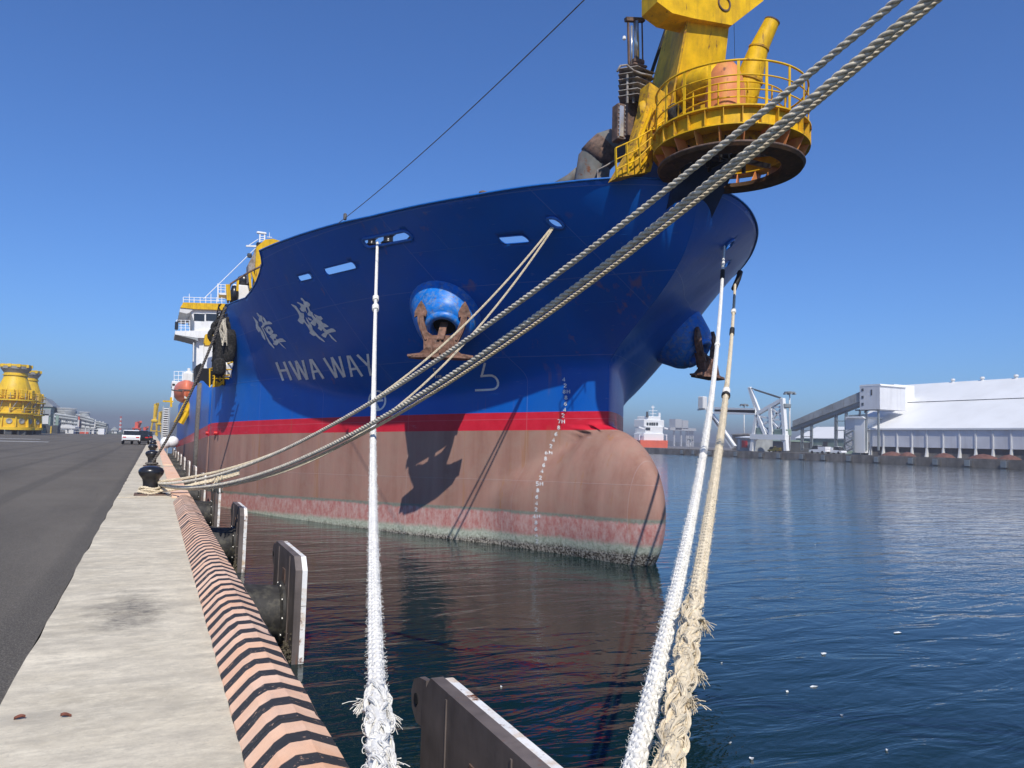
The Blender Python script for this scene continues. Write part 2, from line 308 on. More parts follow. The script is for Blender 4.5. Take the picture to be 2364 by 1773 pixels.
# ------------------------------------------------------------------ mesh builder
class MB:
    def __init__(s): s.v = []; s.f = []
    def add(s, vs, fs):
        o = len(s.v); s.v += [tuple(map(float, q)) for q in vs]; s.f += [tuple(i + o for i in q) for q in fs]; return s
    def box(s, c, d, ax=None):
        """box of full sizes d about centre c, optional axes (rows)"""
        A = np.eye(3) if ax is None else np.array([nrm(a) for a in ax]); c = np.asarray(c, float); h = np.asarray(d, float)/2
        vs = [c + A[0]*h[0]*i + A[1]*h[1]*j + A[2]*h[2]*k for i in (-1, 1) for j in (-1, 1) for k in (-1, 1)]
        return s.add(vs, [(0, 1, 3, 2), (4, 6, 7, 5), (0, 4, 5, 1), (2, 3, 7, 6), (0, 2, 6, 4), (1, 5, 7, 3)])
    def cbox(s, c, d, b=0.02, ax=None):
        """chamfered box"""
        A = np.eye(3) if ax is None else np.array([nrm(a) for a in ax]); c = np.asarray(c, float); h = np.asarray(d, float)/2
        b = min(b, *(h*0.6)); ring = []
        for k, ins in ((-1, b), (-1, 0), (1, 0), (1, b)):
            z = k*h[2] if ins else k*(h[2] - b)
            hx, hy = h[0] - ins, h[1] - ins
            cb = b if not ins else b*0.6
            ring.append([(hx - cb, hy), (hx, hy - cb), (hx, -hy + cb), (hx - cb, -hy), (-hx + cb, -hy), (-hx, -hy + cb), (-hx, hy - cb), (-hx + cb, hy), z])
        vs = []
        for r in ring:
            for (x, y) in r[:8]: vs.append(c + A[0]*x + A[1]*y + A[2]*r[8])
        fs = [tuple(range(7, -1, -1))[::-1][::-1], tuple(range(24, 32))]
        fs[0] = tuple(reversed(range(8)))[::1]
        for k in range(3):
            for i in range(8):
                j = (i + 1) % 8; fs.append((k*8 + i, k*8 + j, k*8 + 8 + j, k*8 + 8 + i))
        return s.add(vs, fs)
    def beam(s, p, q, w, h=None, up=(0, 0, 1)):
        p = np.asarray(p, float); q = np.asarray(q, float); h = h or w
        d = nrm(q - p); a = np.cross(d, up)
        if np.linalg.norm(a) < 1e-4: a = np.cross(d, (1, 0, 0))
        a = nrm(a); b = np.cross(a, d)
        return s.box((p + q)/2, (np.linalg.norm(q - p), w, h), (d, a, b))
    def tube(s, path, r, n=8, cap=True, closed=False):
        P_ = np.asarray(path, float); m = len(P_); rs = np.broadcast_to(np.asarray(r, float), (m,))
        T = np.gradient(P_, axis=0)
        if closed: T = np.roll(P_, -1, 0) - np.roll(P_, 1, 0)
        T = T/np.maximum(np.linalg.norm(T, axis=1, keepdims=True), 1e-9)
        ref = np.array([0, 0, 1.0]) if abs(T[0][2]) < 0.9 else np.array([1.0, 0, 0])
        a = nrm(np.cross(T[0], ref)); vs = []
        for i in range(m):
            a = nrm(a - T[i]*(a @ T[i])); b = np.cross(T[i], a)
            for k in range(n):
                t = 2*math.pi*k/n; vs.append(P_[i] + rs[i]*(a*math.cos(t) + b*math.sin(t)))
        fs = []
        for i in range(m if closed else m - 1):
            j = (i + 1) % m
            for k in range(n):
                l = (k + 1) % n; fs.append((i*n + k, i*n + l, j*n + l, j*n + k))
        if cap and not closed:
            fs.append(tuple(reversed(range(n)))); fs.append(tuple(range((m - 1)*n, m*n)))
        return s.add(vs, fs)
    def cyl(s, p, q, r, r2=None, n=16):
        return s.tube([p, q], [r, r if r2 is None else r2], n)
    def lathe(s, prof, c=(0, 0, 0), ax=(0, 0, 1), n=24, a0=0.0, a1=2*math.pi, cap=False):
        """profile [(r, h)] about axis"""
        d = nrm(ax); ref = np.array([1.0, 0, 0]) if abs(d[0]) < 0.9 else np.array([0, 1.0, 0])
        a = nrm(np.cross(np.cross(d, ref), d)); b = np.cross(d, a); c = np.asarray(c, float); full = abs(a1 - a0 - 2*math.pi) < 1e-6
        k = n if full else n + 1; vs = []
        for (r, h) in prof:
            for i in range(k):
                t = a0 + (a1 - a0)*i/n; vs.append(c + d*h + r*(a*math.cos(t) + b*math.sin(t)))
        fs = []
        for j in range(len(prof) - 1):
            for i in range(n):
                l = (i + 1) % k; fs.append((j*k + i, j*k + l, j*k + k + l, j*k + k + i))
        if cap: fs.append(tuple(reversed(range(k)))); fs.append(tuple(range((len(prof) - 1)*k, len(prof)*k)))
        return s.add(vs, fs)
    def ext(s, poly, off):
        """prism: polygon of 3-D points extruded by a vector"""
        p = [np.asarray(q, float) for q in poly]; n = len(p); o = np.asarray(off, float)
        tri = tessellate_polygon([[Vector(q) for q in p]])
        fs = [tuple(t) for t in tri] + [tuple(n + i for i in reversed(t)) for t in tri]
        for i in range(n):
            j = (i + 1) % n; fs.append((i, i + n, j + n, j))
        return s.add(p + [q + o for q in p], fs)
    def build(s, name, mat, parent=None, smooth=False, auto=None):
        me = bpy.data.meshes.new(name)
        off = np.array(ORIGIN.get(parent.name, (0, 0, 0))) if parent is not None else np.zeros(3)
        v = np.array(s.v) - off
        me.from_pydata(v.tolist(), [], s.f); me.materials.append(MATS[mat])
        import bmesh
        bm = bmesh.new(); bm.from_mesh(me); bmesh.ops.recalc_face_normals(bm, faces=bm.faces); bm.to_mesh(me); bm.free()
        if smooth or auto:
            me.polygons.foreach_set('use_smooth', [True]*len(me.polygons))
        if auto: me.set_sharp_from_angle(angle=R(auto))
        o = bpy.data.objects.new(name, me); COL.objects.link(o)
        if parent is not None: o.parent = parent; ORIGIN[o.name] = tuple(off)
        else: ORIGIN[o.name] = (0, 0, 0)
        return o
ORIGIN = {}
def tag(o, label=None, cat=None, group=None, kind=None):
    if label: o['label'] = label
    if cat: o['category'] = cat
    if group: o['group'] = group
    if kind: o['kind'] = kind
    return o
def thing(name, label, cat, loc, group=None):
    o = bpy.data.objects.new(name, None); COL.objects.link(o); o.location = tuple(map(float, loc)); o.empty_display_size = 0.2
    ORIGIN[o.name] = tuple(map(float, loc)); return tag(o, label, cat, group)
def dup(root, loc, rotz=0.0, label=None, group=None, scale=None):
    r = root.copy(); COL.objects.link(r); r.location = tuple(map(float, loc)); r.rotation_euler = (0, 0, rotz)
    if scale: r.scale = scale
    if label: r['label'] = label
    if group: r['group'] = group
    for ch in list(root.children):
        c = ch.copy(); COL.objects.link(c); c.parent = r
        for g in ch.children:
            d = g.copy(); COL.objects.link(d); d.parent = c
    return r
def struct(o): return tag(o, kind='structure')
def origin_to(o, p):
    """move a mesh object's origin to p without moving its vertices"""
    p = np.asarray(p, float); me = o.data; me.transform(Matrix.Translation(tuple(-p))); o.location = tuple(p); return o

# ================================================================== THE SETTING
m = MB(); m.add([(-1500, -60, -0.006), (-0.652, -60, -0.006), (-0.652, 330, -0.006), (-1500, 330, -0.006)], [(0, 1, 2, 3)])
struct(m.build('quay_apron', 'asphalt'))
m = MB(); m.add([(-3000, 330, -0.02), (-0.652, 330, -0.02), (-0.652, 3600, -0.02), (-3000, 3600, -0.02)], [(0, 1, 2, 3)])
struct(m.build('inland_ground', 'land'))
# cope: cast slabs with open joints, each slab its own piece
cope = MB(); cope.box((0.1, 130, -0.24), (1.496, 396, 0.44)); cope = struct(cope.build('quay_cope', 'quay_wall'))
ys = [-12.7, 1.8, 17.35, 18.55, 33.6, 49.7, 65.8, 81.9, 98.0, 130, 162, 194, 226, 258, 290, 322]
for a, b in zip(ys[:-1], ys[1:]):
    m = MB(); n = max(2, int((b - a)/0.5)); rng = random.Random(a)
    va, vb = [], []
    for i in range(n + 1):
        y = a + 0.008 + (b - a - 0.016)*i/n
        va.append((-0.65 + (rng.uniform(-0.012, 0.014) if 0 < i < n else 0), y)); vb.append((0.85, y))
    vs = [(x, y, 0.0) for x, y in va] + [(x, y, 0.0) for x, y in vb] + [(x, y, -0.05) for x, y in va] + [(x, y, -0.05) for x, y in vb]
    k = n + 1; fs = []
    for i in range(n):
        fs += [(i, i + 1, k + i + 1, k + i), (i, 2*k + i, 2*k + i + 1, i + 1), (k + i, k + i + 1, 3*k + i + 1, 3*k + i)]
    fs += [(0, k, 3*k, 2*k), (n, 2*k + n, 3*k + n, k + n)]
    m.add(vs, fs); m.build('cope_slab', 'cope_concrete', cope)
m = MB(); m.box((0.40, 130, -3.26), (0.9, 396, 5.6)); struct(m.build('quay_wall', 'quay_wall'))
# kerbs on the edge, with gaps at the bollards
def kerb_block(y0, y1, mat, parent, seed):
    prof = [(0.44, -0.01), (0.445, 0.012), (0.545, 0.118), (0.60, 0.148), (0.685, 0.150), (0.80, 0.105), (0.845, 0.02), (0.845, -0.06)]
    m = MB(); rng = random.Random(seed); n = max(2, int((y1 - y0)/0.16)); k = len(prof); vs = []
    for i in range(n + 1):
        y = y0 + (y1 - y0)*i/n; chip = 0.02 if rng.random() < .12 else 0
        for j, (x, z) in enumerate(prof):
            e = 0.004 if 1 < j < 6 else 0.002; q = chip*rng.uniform(.3, 1) if j in (1, 2, 5) else 0
            vs.append((x + rng.uniform(-e, e) + (q*.6 if j < 3 else -q*.6), y, z + rng.uniform(-e, e)*0.6 - q*.5))
    fs = [(i*k + j, i*k + j + 1, (i + 1)*k + j + 1, (i + 1)*k + j) for i in range(n) for j in range(k - 1)]
    fs += [tuple(reversed(range(k))), tuple(range(n*k, n*k + k))]
    m.add(vs, fs); return m.build('kerb_block', mat, parent)
kr = thing('quay_kerb', 'black and apricot striped concrete kerb along the near quay edge', 'kerb', (0.64, 9.7, 0))
ky = [1.95, 3.72, 6.9, 9.95, 13.1, 15.2, 17.5]
for k, (a, b) in enumerate(zip(ky[:-1], ky[1:])): kerb_block(a + .005, b - .005, 'kerb_striped', kr, k)
# farther on the edge strip lies flat, its paint worn to plain pink
def edge_strip(y0, y1, label):
    m = MB(); m.cbox((0.64, (y0 + y1)/2, 0.012), (0.40, y1 - y0, 0.05), 0.02); o = m.build('edge_strip', 'kerb_plain'); origin_to(o, (0.64, (y0 + y1)/2, 0)); tag(o, label, 'edge strip')
edge_strip(18.6, 34.6, 'worn pink edge strip on the quay between the first and second black bollards')
edge_strip(36.6, 130.0, 'worn pink edge strip running on beyond the second black bollard')
# water
m = MB(); m.add([(-60, -400, WZ), (3500, -400, WZ), (3500, 3600, WZ), (-60, 3600, WZ)], [(0, 1, 2, 3)])
struct(m.build('harbour_water', 'water'))
# far bank
m = MB(); m.add([(184, 20, 0), (1600, 20, 0), (1600, 1500, 0), (184, 1500, 0)], [(0, 1, 2, 3)]); struct(m.build('far_apron', 'far_apron'))
m = MB(); m.box((186, 760, -1.9), (4, 1480, 3.79)); struct(m.build('far_quay_wall', 'far_quay_wall'))
# hills and the land behind
def ridge(name, pts, depth, mat):
    m = MB(); vs = []; n = len(pts)
    for (x, y, h) in pts: vs += [(x, y, -3), (x, y, h*0.55), (x*1.05, y*1.05 + depth*0.3, h), (x*1.1, y*1.1 + depth, -3)]
    fs = [(4*i + j, 4*i + 4 + j, 4*i + 5 + j, 4*i + 1 + j) for i in range(n - 1) for j in range(3)]
    m.add(vs, fs); return struct(m.build(name, mat, smooth=True))
rng = random.Random(3)
pts = []
for i in range(60):
    x = -420 + i*18; pts.append((x, 2300, 26 + 20*math.sin(i*0.21 + 1) + rng.uniform(-3, 3)))
ridge('hills', pts, 300, 'hill')
pts = []
for i in range(60):
    x = 1150 + i*22; pts.append((x, 1900 - i*9, 20 + 9*math.sin(i*0.33) + rng.uniform(-3, 3)))
ridge('far_shore', pts, 200, 'hill')
# small litter on the quay
rng = random.Random(5)
for k, (px, py, lab) in enumerate([(45, 1661, 'curled red-brown dead leaf at the left end of the near cope'), (152, 1656, 'small dead leaf right of the red-brown leaf on the cope')]):
    c = at(px, py, Z=0.0); m = MB(); vs = []; n = 5
    for i in range(n):
        t = i/(n - 1); wd = 0.012*math.sin(math.pi*min(1, t + 0.08)); hz = 0.008 + 0.009*math.sin(2.4*t + k)
        vs += [c + np.array((0.05*(t - 0.5), -wd, hz)), c + np.array((0.05*(t - 0.5), 0, hz - 0.008)), c + np.array((0.05*(t - 0.5), wd, hz + 0.006))]
    fs = [(3*i + j, 3*i + 3 + j, 3*i + 4 + j, 3*i + 1 + j) for i in range(n - 1) for j in (0, 1)]
    m.add(vs, fs); o = m.build('dead_leaf', 'leaf'); origin_to(o, c); tag(o, lab, 'leaf')
# ================================================================== THE DREDGER
XC, BM = 12.6, 10.15
def sup(y, y0, L, n):
    t = (y - y0)/L; a = np.clip(np.abs(t), 0, 1); return np.sign(t)*BM*(1 - (1 - a)**n)**(1/n)
def half(y, z):
    """half breadth of the hull: fine waterplane below, full flared deck plan above, bulb at the foot"""
    y, z = np.broadcast_arrays(np.asarray(y, float), np.asarray(z, float))
    z0 = 2.75 + np.minimum(.026*(y - 27)**2, .95); x = np.clip((z - z0)/(8.3 - z0), 0, 1.1); k = .10
    s_ = (np.where(x < k, x*x/(2*k), x - k/2)/(1 - k/2))**np.interp(y, (19.5, 24), (1.02, .80))
    a = (1 - s_)*sup(y, 20.15, 19, 1.2) + s_*sup(y, 15.95, 17.5, 1.76)
    a = np.where(y < 15.95, -3, np.minimum(a, BM))
    up = z + 0.55; rho = (up/np.where(up > 0, 2.52 - .55*np.clip(y - 20.2, 0, 3), 2.5))**2 + (np.maximum(20.5 - y, 0)/3.1)**2
    wd = .52*np.sqrt(1 - (1 - np.clip((y - 17.4)/1.3, 0, 1))**2) + .34*np.clip(y - 17.5, 0, 5)
    zl = np.sqrt(np.maximum(1 - (np.maximum(20.5 - y, 0)/3.1)**2, 1e-6)); b = np.where(rho < 1, wd*np.sqrt(np.maximum(1 - (up/(np.where(up > 0, 2.52 - .55*np.clip(y - 20.2, 0, 3), 2.5)*zl))**2, 0)), -1.2*np.sqrt(np.abs(1 - rho))) - np.maximum(y - 22.0, 0)*.35
    k = np.interp(z, (.2, 1.5), (1.3, .6)); h = np.maximum(k - np.abs(a - b), 0)/k
    return np.maximum(np.maximum(a, b) + h*h*k*.25, 0)
def ynose(z):
    """forward end of the waterplane at height z: stem or bulb"""
    ys = np.linspace(15.5, 22, 900); out = []
    for zz in np.atleast_1d(z):
        h = half(ys, zz); out.append(ys[np.argmax(h > 1e-5)] - 0.002)
    return np.array(out)
_zs = np.linspace(-3.2, 9.0, 260); _yn = ynose(_zs)
def yn(z): return np.interp(z, _zs, _yn)
def on_hull(px, py, off=0.015, side=-1):
    d = ray(px, py); d = d/np.linalg.norm(d); ts = np.linspace(10, 75, 9000); p = EYE + ts[:, None]*d
    ins = np.abs(p[:, 0] - XC) < half(p[:, 1], p[:, 2])
    p = p[np.argmax(ins)]
    return p + hnorm(p[1], p[2], -1 if p[0] < XC else 1)*off
def hnorm(y, z, side=-1):
    e = 0.02; hy = float(half(y + e, z) - half(y - e, z))/(2*e); hz = float(half(y, z + e) - half(y, z - e))/(2*e)
    return nrm((side, -hy, -hz))
def hpt(y, z, off=0.0, side=-1):
    return np.array([XC + side*float(half(y, z)), y, z]) + hnorm(y, z, side)*off
YE = 40.0
SC = 17.0
def to_uv(y, z):
    a = yn(z); return SC*math.sqrt(max(0.0, (y - a)/(YE - a))), z
def from_uv(u, z):
    a = yn(z); return a + (YE - a)*(u/SC)**2
def zz(l, o=(350, 500), s=.27125): return [(o[0] + s*a, o[1] + s*b) for a, b in l]

dredger = thing('dredger', 'large blue dredger ship with red boot-top and yellow bow gear moored at the quay', 'ship', (XC, 60, WZ))
# sheer line: bulwark top by station
def hyz(px, py): q = on_hull(px, py, 0.0); return (float(q[1]), float(q[2]))
SHEER = sorted([hyz(*q) for q in ((599.5, 578.6), (648, 557.8), (702.6, 538.5), (773, 517.6), (857, 499), (943.7, 478.5), (1095.6, 450), (1300, 421), (1419, 411), (1463, 410))])
SHEER = [(15.0, SHEER[0][1] + .04)] + SHEER
YF = SHEER[-1][0]
AFT = [hyz(*q) for q in zz([(935, 350), (940, 400), (920, 480), (890, 560), (850, 630), (800, 690), (730, 715), (660, 745), (630, 775), (640, 900), (665, 1000), (690, 1100), (694, 1200), (695, 1260), (690, 1310), (660, 1370), (600, 1420)])]
zk = AFT[-1][1]; AFT += [(AFT[-1][0]*.5 + YE*.5, zk - .02), (YE, zk - .02)]
def stadium(px0, px1, r, side=-1, n=8):
    """rounded slot on the shell between two points, r in metres; list of (y, z)"""
    a = on_hull(*px0, off=0); b = on_hull(*px1, off=0)
    ym, zm = (a[1] + b[1])/2, (a[2] + b[2])/2
    sl = (float(half(ym + .05, zm)) - float(half(ym - .05, zm)))/.1; k = math.sqrt(1 + sl*sl)
    A = np.array([a[1]*k, a[2]]); B = np.array([b[1]*k, b[2]])
    if np.linalg.norm(B - A) < 1e-6: d = np.array([1.0, 0])
    else: d = nrm(B - A)
    p = np.array([-d[1], d[0]]); out = []
    for i in range(n + 1):
        t = math.pi*i/n; out.append(B + r*(p*math.cos(t) + d*math.sin(t)))
    for i in range(n + 1):
        t = math.pi*i/n; out.append(A + r*(-p*math.cos(t) - d*math.sin(t)))
    return [(q[0]/k, q[1]) for q in out]
OPEN_S = {'roller': stadium((849, 561), (941, 543), 0.115), 'bow': stadium((1279, 514), (1287, 514), 0.115),
          'slot_a': stadium((1163, 555), (1212, 551), 0.085), 'slot_b': stadium((692, 643), (716, 637), 0.085), 'slot_c': stadium((755, 627), (816, 612), 0.10)}
OPEN_P = {'chock': stadium((1679, 570), (1684, 560), 0.10), 'port_slot': stadium((1677, 612), (1679, 606), 0.07)}
def inside(poly, x, y):
    c = False; n = len(poly)
    for i in range(n):
        x1, y1 = poly[i]; x2, y2 = poly[i - 1]
        if (y1 > y) != (y2 > y) and x < (x2 - x1)*(y - y1)/(y2 - y1) + x1: c = not c
    return c
def shell_side(side, openings):
    bound = []
    zlow = -2.6
    for u in np.linspace(0, SC, 80): bound.append((u, zlow))
    for z in np.linspace(zlow + 0.15, 3.5, 30): bound.append((SC, z))
    for (y, z) in reversed(AFT): bound.append(to_uv(y, z))
    top = []
    for y in np.linspace(YF, 16.1, 70): z = float(np.interp(y, [q[0] for q in SHEER], [q[1] for q in SHEER])); top.append(to_uv(y, z))
    bound += top
    zt = top[-1][1]
    for z in np.linspace(zt, zlow + 0.1, 75): bound.append((0.0, z))
    holes = [[to_uv(y, z) for y, z in o] for o in openings.values()]
    pts = [Vector(q) for q in bound]; edges = [(i, (i + 1) % len(bound)) for i in range(len(bound))]
    for h in holes:
        o = len(pts); pts += [Vector(q) for q in h]; edges += [(o + i, o + (i + 1) % len(h)) for i in range(len(h))]
    us = SC*np.linspace(0, 1, 96)**1.0; zs = np.linspace(zlow, 8.4, 84)
    for u in us[1:-1]:
        for z in zs[1:-1]:
            if inside(bound, u, z) and not any(inside(h, u, z) for h in holes): pts.append(Vector((u, z)))
    V, E, Fc, *_ = delaunay_2d_cdt(pts, edges, [], 0, 1e-4)
    vs = []
    for q in V:
        y = from_uv(max(q[0], 0), q[1]); vs.append((XC + side*float(half(y, q[1])) if q[0] > 1e-6 else XC, y, q[1]))
    fs = []
    for f in Fc:
        cx = sum(V[i][0] for i in f)/len(f); cy = sum(V[i][1] for i in f)/len(f)
        if inside(bound, cx, cy) and not any(inside(h, cx, cy) for h in holes): fs.append(tuple(f))
    return vs, fs
m = MB(); m.add(*shell_side(-1, OPEN_S)); m.add(*shell_side(1, OPEN_P))
# parallel midbody and stern
XS = [XC - BM, XC + BM]
# near face of the main hull from YE to the stern
nn = 40
for sx in (-1, 1):
    vs = []; fs = []
    for i in range(nn + 1):
        y = YE + 72*i/nn
        b = BM*(1 - 0.18*max(0, (y - 98)/14)**2)
        for z in (-2.6, -1.2, 0.2, 1.6, 2.6, AFT[-1][1] + 0.9*min(1, max(0, (y - 42)/8))): vs.append((XC + sx*b, y, z))
    for i in range(nn):
        for j in range(5): fs.append((6*i + j, 6*i + 6 + j, 6*i + 7 + j, 6*i + 1 + j))
    m.add(vs, fs)
b = BM*0.82
m.add([(XC - b, 112, -2.6), (XC + b, 112, -2.6), (XC + b, 112, 4.5), (XC - b, 112, 4.5)], [(0, 1, 2, 3)])
hull = m.build('hull', 'hull_paint', dredger)
import bmesh
bm = bmesh.new(); bm.from_mesh(hull.data); bmesh.ops.remove_doubles(bm, verts=bm.verts, dist=0.004); bmesh.ops.recalc_face_normals(bm, faces=bm.faces); bm.to_mesh(hull.data); bm.free()
hull.data.polygons.foreach_set('use_smooth', [True]*len(hull.data.polygons))
so = hull.modifiers.new('plate', 'SOLIDIFY'); so.thickness = 0.035; so.offset = -1 
# decks inside the shell
m = MB(); poly = [hpt(y, 6.45) for y in np.linspace(18.0, 30.2, 24)]; poly = [p + np.array((0.06, 0.05, 0)) for p in poly]
pl = poly + [np.array((2*XC - p[0], p[1], p[2])) for p in reversed(poly)]
m.ext(pl, (0, 0, -0.05)); m.build('forecastle_deck', 'deck_red', dredger)
m = MB(); m.box((XC, 75, 2.9), (2*BM - 0.5, 72, 0.1)); m.build('main_deck', 'deck_red', dredger)
# rims of the openings
for k, poly in list(OPEN_S.items()) + list(OPEN_P.items()):
    sd_ = -1 if k in OPEN_S else 1
    r = 0.05 if k == 'roller' else 0.045 if k in ('bow', 'chock') else 0.014
    m = MB(); m.tube([hpt(y, z, 0.02, sd_) for y, z in poly], r, 8, closed=True)
    m.build('fairlead_rim' if k in ('roller', 'bow', 'chock') else 'freeing_port_rim', 'rail_blue', hull, smooth=True)
# bulwark cap rail
m = MB(); pth = [hpt(y, float(np.interp(y, [q[0] for q in SHEER], [q[1] for q in SHEER])) + 0.0, 0.01) for y in np.linspace(YF, 16.15, 70)]
pth2 = [np.array((2*XC - p[0], p[1], p[2])) for p in reversed(pth)]
m.tube(pth + pth2, 0.03, 6); m.build('bulwark_cap', 'rail_blue', hull, smooth=True)
m = MB(); m.tube([hpt(y, z, 0.01) for y, z in [SHEER[-1]] + AFT[:-1]], 0.025, 6); m.build('bulwark_cap', 'rail_blue', hull, smooth=True)
# weld seams standing proud
for seam in ([(845, 494 + 0), (880, 520), (920, 556), (938, 577)], [(945, 585 + 0), (1060, 572), (1150, 562)], [(1225, 553), (1300, 548), (1400, 543), (1448, 541)], [(585, 676), (680, 652)], [(727, 640), (750, 634)], [(1320, 703), (1420, 696)], [(540, 885), (600, 878)]):
    if seam[0] == (845, 494): seam = [(947, 480), (975, 508), (1010, 545), (1037, 575)]
    P_ = []
    for (a, b) in zip(seam[:-1], seam[1:]):
        for t in (0, .25, .5, .75): P_.append(on_hull(a[0] + (b[0] - a[0])*t, a[1] + (b[1] - a[1])*t, 0.0))
    P_.append(on_hull(*seam[-1], off=0.0)); m = MB(); m.tube(P_, 0.010, 5); m.build('weld_seam', 'rail_blue', hull)

# ---- painted marks on the shell: thin raised plates
def stroke(mb, pts, w, off=0.018):
    """ribbon of pixel width w along pixel points, laid on the shell"""
    P_ = []
    for a, b in zip(pts[:-1], pts[1:]):
        n = max(1, int(math.hypot(b[0] - a[0], b[1] - a[1])/9))
        P_ += [(a[0] + (b[0] - a[0])*i/n, a[1] + (b[1] - a[1])*i/n) for i in range(n)]
    P_.append(pts[-1]); L = []
    for i, p in enumerate(P_):
        a = P_[max(0, i - 1)]; b = P_[min(len(P_) - 1, i + 1)]; d = (b[0] - a[0], b[1] - a[1]); k = math.hypot(*d) or 1
        nx, ny = -d[1]/k*w/2, d[0]/k*w/2
        L += [on_hull(p[0] + nx, p[1] + ny, off), on_hull(p[0] - nx, p[1] - ny, off)]
    mb.add(L, [(2*i, 2*i + 1, 2*i + 3, 2*i + 2) for i in range(len(P_) - 1)])
def patch(mb, pts, off=0.018):
    tri = tessellate_polygon([[Vector((x, -y, 0)) for x, y in pts]])
    mb.add([on_hull(x, y, off) for x, y in pts], [tuple(t) for t in tri])
L1 = lambda l: zz(l, (620, 780), .13562)
for ch, strokes in (('H', [[(138, 412), (256, 726)], [(266, 402), (393, 716)], [(205, 556), (335, 542)]]),
                    ('W', [[(355, 393), (535, 712)], [(548, 708), (468, 385)], [(470, 388), (660, 706)], [(670, 706), (585, 375)]]),
                    ('A', [[(785, 702), (712, 358)], [(732, 362), (942, 690)], [(772, 572), (872, 558)]]),
                    ('W', [[(945, 338), (1158, 676)], [(1168, 672), (1078, 324)], [(1080, 326), (1290, 664)], [(1303, 664), (1210, 308)]]),
                    ('A', [[(1424, 658), (1350, 297)], [(1378, 299), (1600, 650)], [(1408, 532), (1512, 516)]]),
                    ('Y', [[(1513, 283), (1692, 462)], [(1690, 268), (1712, 470)], [(1700, 445), (1746, 638)]])):
    m = MB()
    for s_ in strokes: stroke(m, L1(s_), 5.4)
    m.build('name_letter', 'mark_white', hull)
L2 = lambda l: zz(l, (570, 670), .10398)
CH1 = [[(135, 575), (165, 600), (215, 650), (262, 710), (262, 775), (300, 830), (330, 870), (365, 930), (390, 985), (415, 1060), (418, 1105), (395, 1090), (355, 1040), (330, 980), (300, 900), (280, 935), (250, 900), (215, 850), (205, 790), (205, 720), (175, 650)],
       [(320, 815), (345, 850), (400, 960), (440, 1060), (500, 1180), (560, 1240), (610, 1292), (622, 1270), (570, 1200), (510, 1120), (455, 1030), (400, 910), (375, 850)],
       [(222, 495), (245, 500), (290, 550), (330, 560), (352, 575), (348, 640), (362, 690), (392, 725), (398, 700), (378, 655), (356, 635), (365, 580), (405, 620), (430, 660), (445, 690), (500, 685), (540, 705), (575, 745), (540, 750), (480, 755), (430, 765), (395, 790), (385, 820), (345, 830), (320, 810), (350, 775), (360, 740), (330, 690), (285, 690), (270, 660), (280, 600), (250, 560), (225, 515)],
       [(440, 810), (490, 795), (540, 820), (560, 860), (525, 880), (490, 852), (472, 890), (505, 918), (526, 884), (562, 864), (595, 910), (590, 935), (560, 975), (520, 975), (470, 930), (430, 850)],
       [(390, 835), (405, 825), (470, 925), (545, 980), (530, 1000), (450, 930)],
       [(560, 965), (620, 965), (670, 975), (688, 1015), (650, 1030), (655, 1080), (610, 1068), (602, 1108), (640, 1118), (660, 1082), (690, 1090), (740, 1065), (800, 1065), (840, 1100), (880, 1135), (840, 1140), (780, 1145), (720, 1150), (700, 1190), (670, 1220), (630, 1215), (590, 1190), (605, 1150), (580, 1100), (550, 1060), (515, 1030)],
       [(705, 1145), (735, 1150), (800, 1210), (885, 1305), (830, 1270), (760, 1205)]]
CH2 = [[(985, 300), (1030, 315), (1100, 345), (1140, 400), (1200, 490), (1270, 510), (1280, 570), (1275, 630), (1330, 720), (1400, 780), (1450, 840), (1520, 920), (1600, 1010), (1700, 1090), (1745, 1140), (1720, 1145), (1620, 1080), (1530, 1000), (1500, 1015), (1450, 990), (1395, 940), (1410, 900), (1370, 830), (1310, 740), (1270, 700), (1255, 750), (1200, 730), (1135, 670), (1145, 645), (1175, 600), (1165, 540), (1130, 470), (1060, 380), (1000, 325)],
       [(1315, 590), (1340, 620), (1400, 710), (1450, 780), (1470, 860), (1430, 830), (1385, 760), (1335, 670)],
       [(1205, 165), (1240, 170), (1300, 240), (1360, 255), (1410, 300), (1410, 350), (1380, 355), (1395, 400), (1410, 450), (1465, 490), (1475, 540), (1440, 578), (1370, 560), (1350, 520), (1380, 465), (1340, 370), (1308, 382), (1345, 510), (1300, 450), (1280, 480), (1220, 460), (1180, 400), (1210, 370), (1190, 320), (1115, 270), (1140, 255), (1230, 300), (1270, 320), (1260, 250), (1205, 200)],
       [(1440, 575), (1476, 542), (1525, 604), (1548, 612), (1490, 520), (1600, 570), (1650, 570), (1695, 630), (1650, 665), (1690, 720), (1750, 740), (1825, 800), (1790, 815), (1720, 820), (1660, 900), (1580, 840), (1600, 800), (1585, 745), (1545, 712), (1540, 770), (1510, 795), (1430, 740), (1410, 720), (1440, 690), (1480, 640)],
       [(1360, 590), (1440, 640), (1450, 672), (1400, 660), (1365, 620)],
       [(1690, 830), (1722, 822), (1740, 850), (1780, 880), (1880, 840), (1930, 850), (1980, 890), (1975, 915), (1900, 930), (1830, 945), (1790, 980), (1760, 1050), (1700, 1030), (1660, 990), (1700, 950), (1740, 930), (1700, 890)],
       [(1810, 950), (1835, 955), (1900, 1020), (2005, 1135), (1985, 1140), (1880, 1060)]]
for chr_ in (CH1, CH2):
    m = MB()
    for p_ in chr_: patch(m, L2(p_))
    m.build('name_character', 'mark_white', hull)
L3 = lambda l: zz(l, (980, 810), .09946)
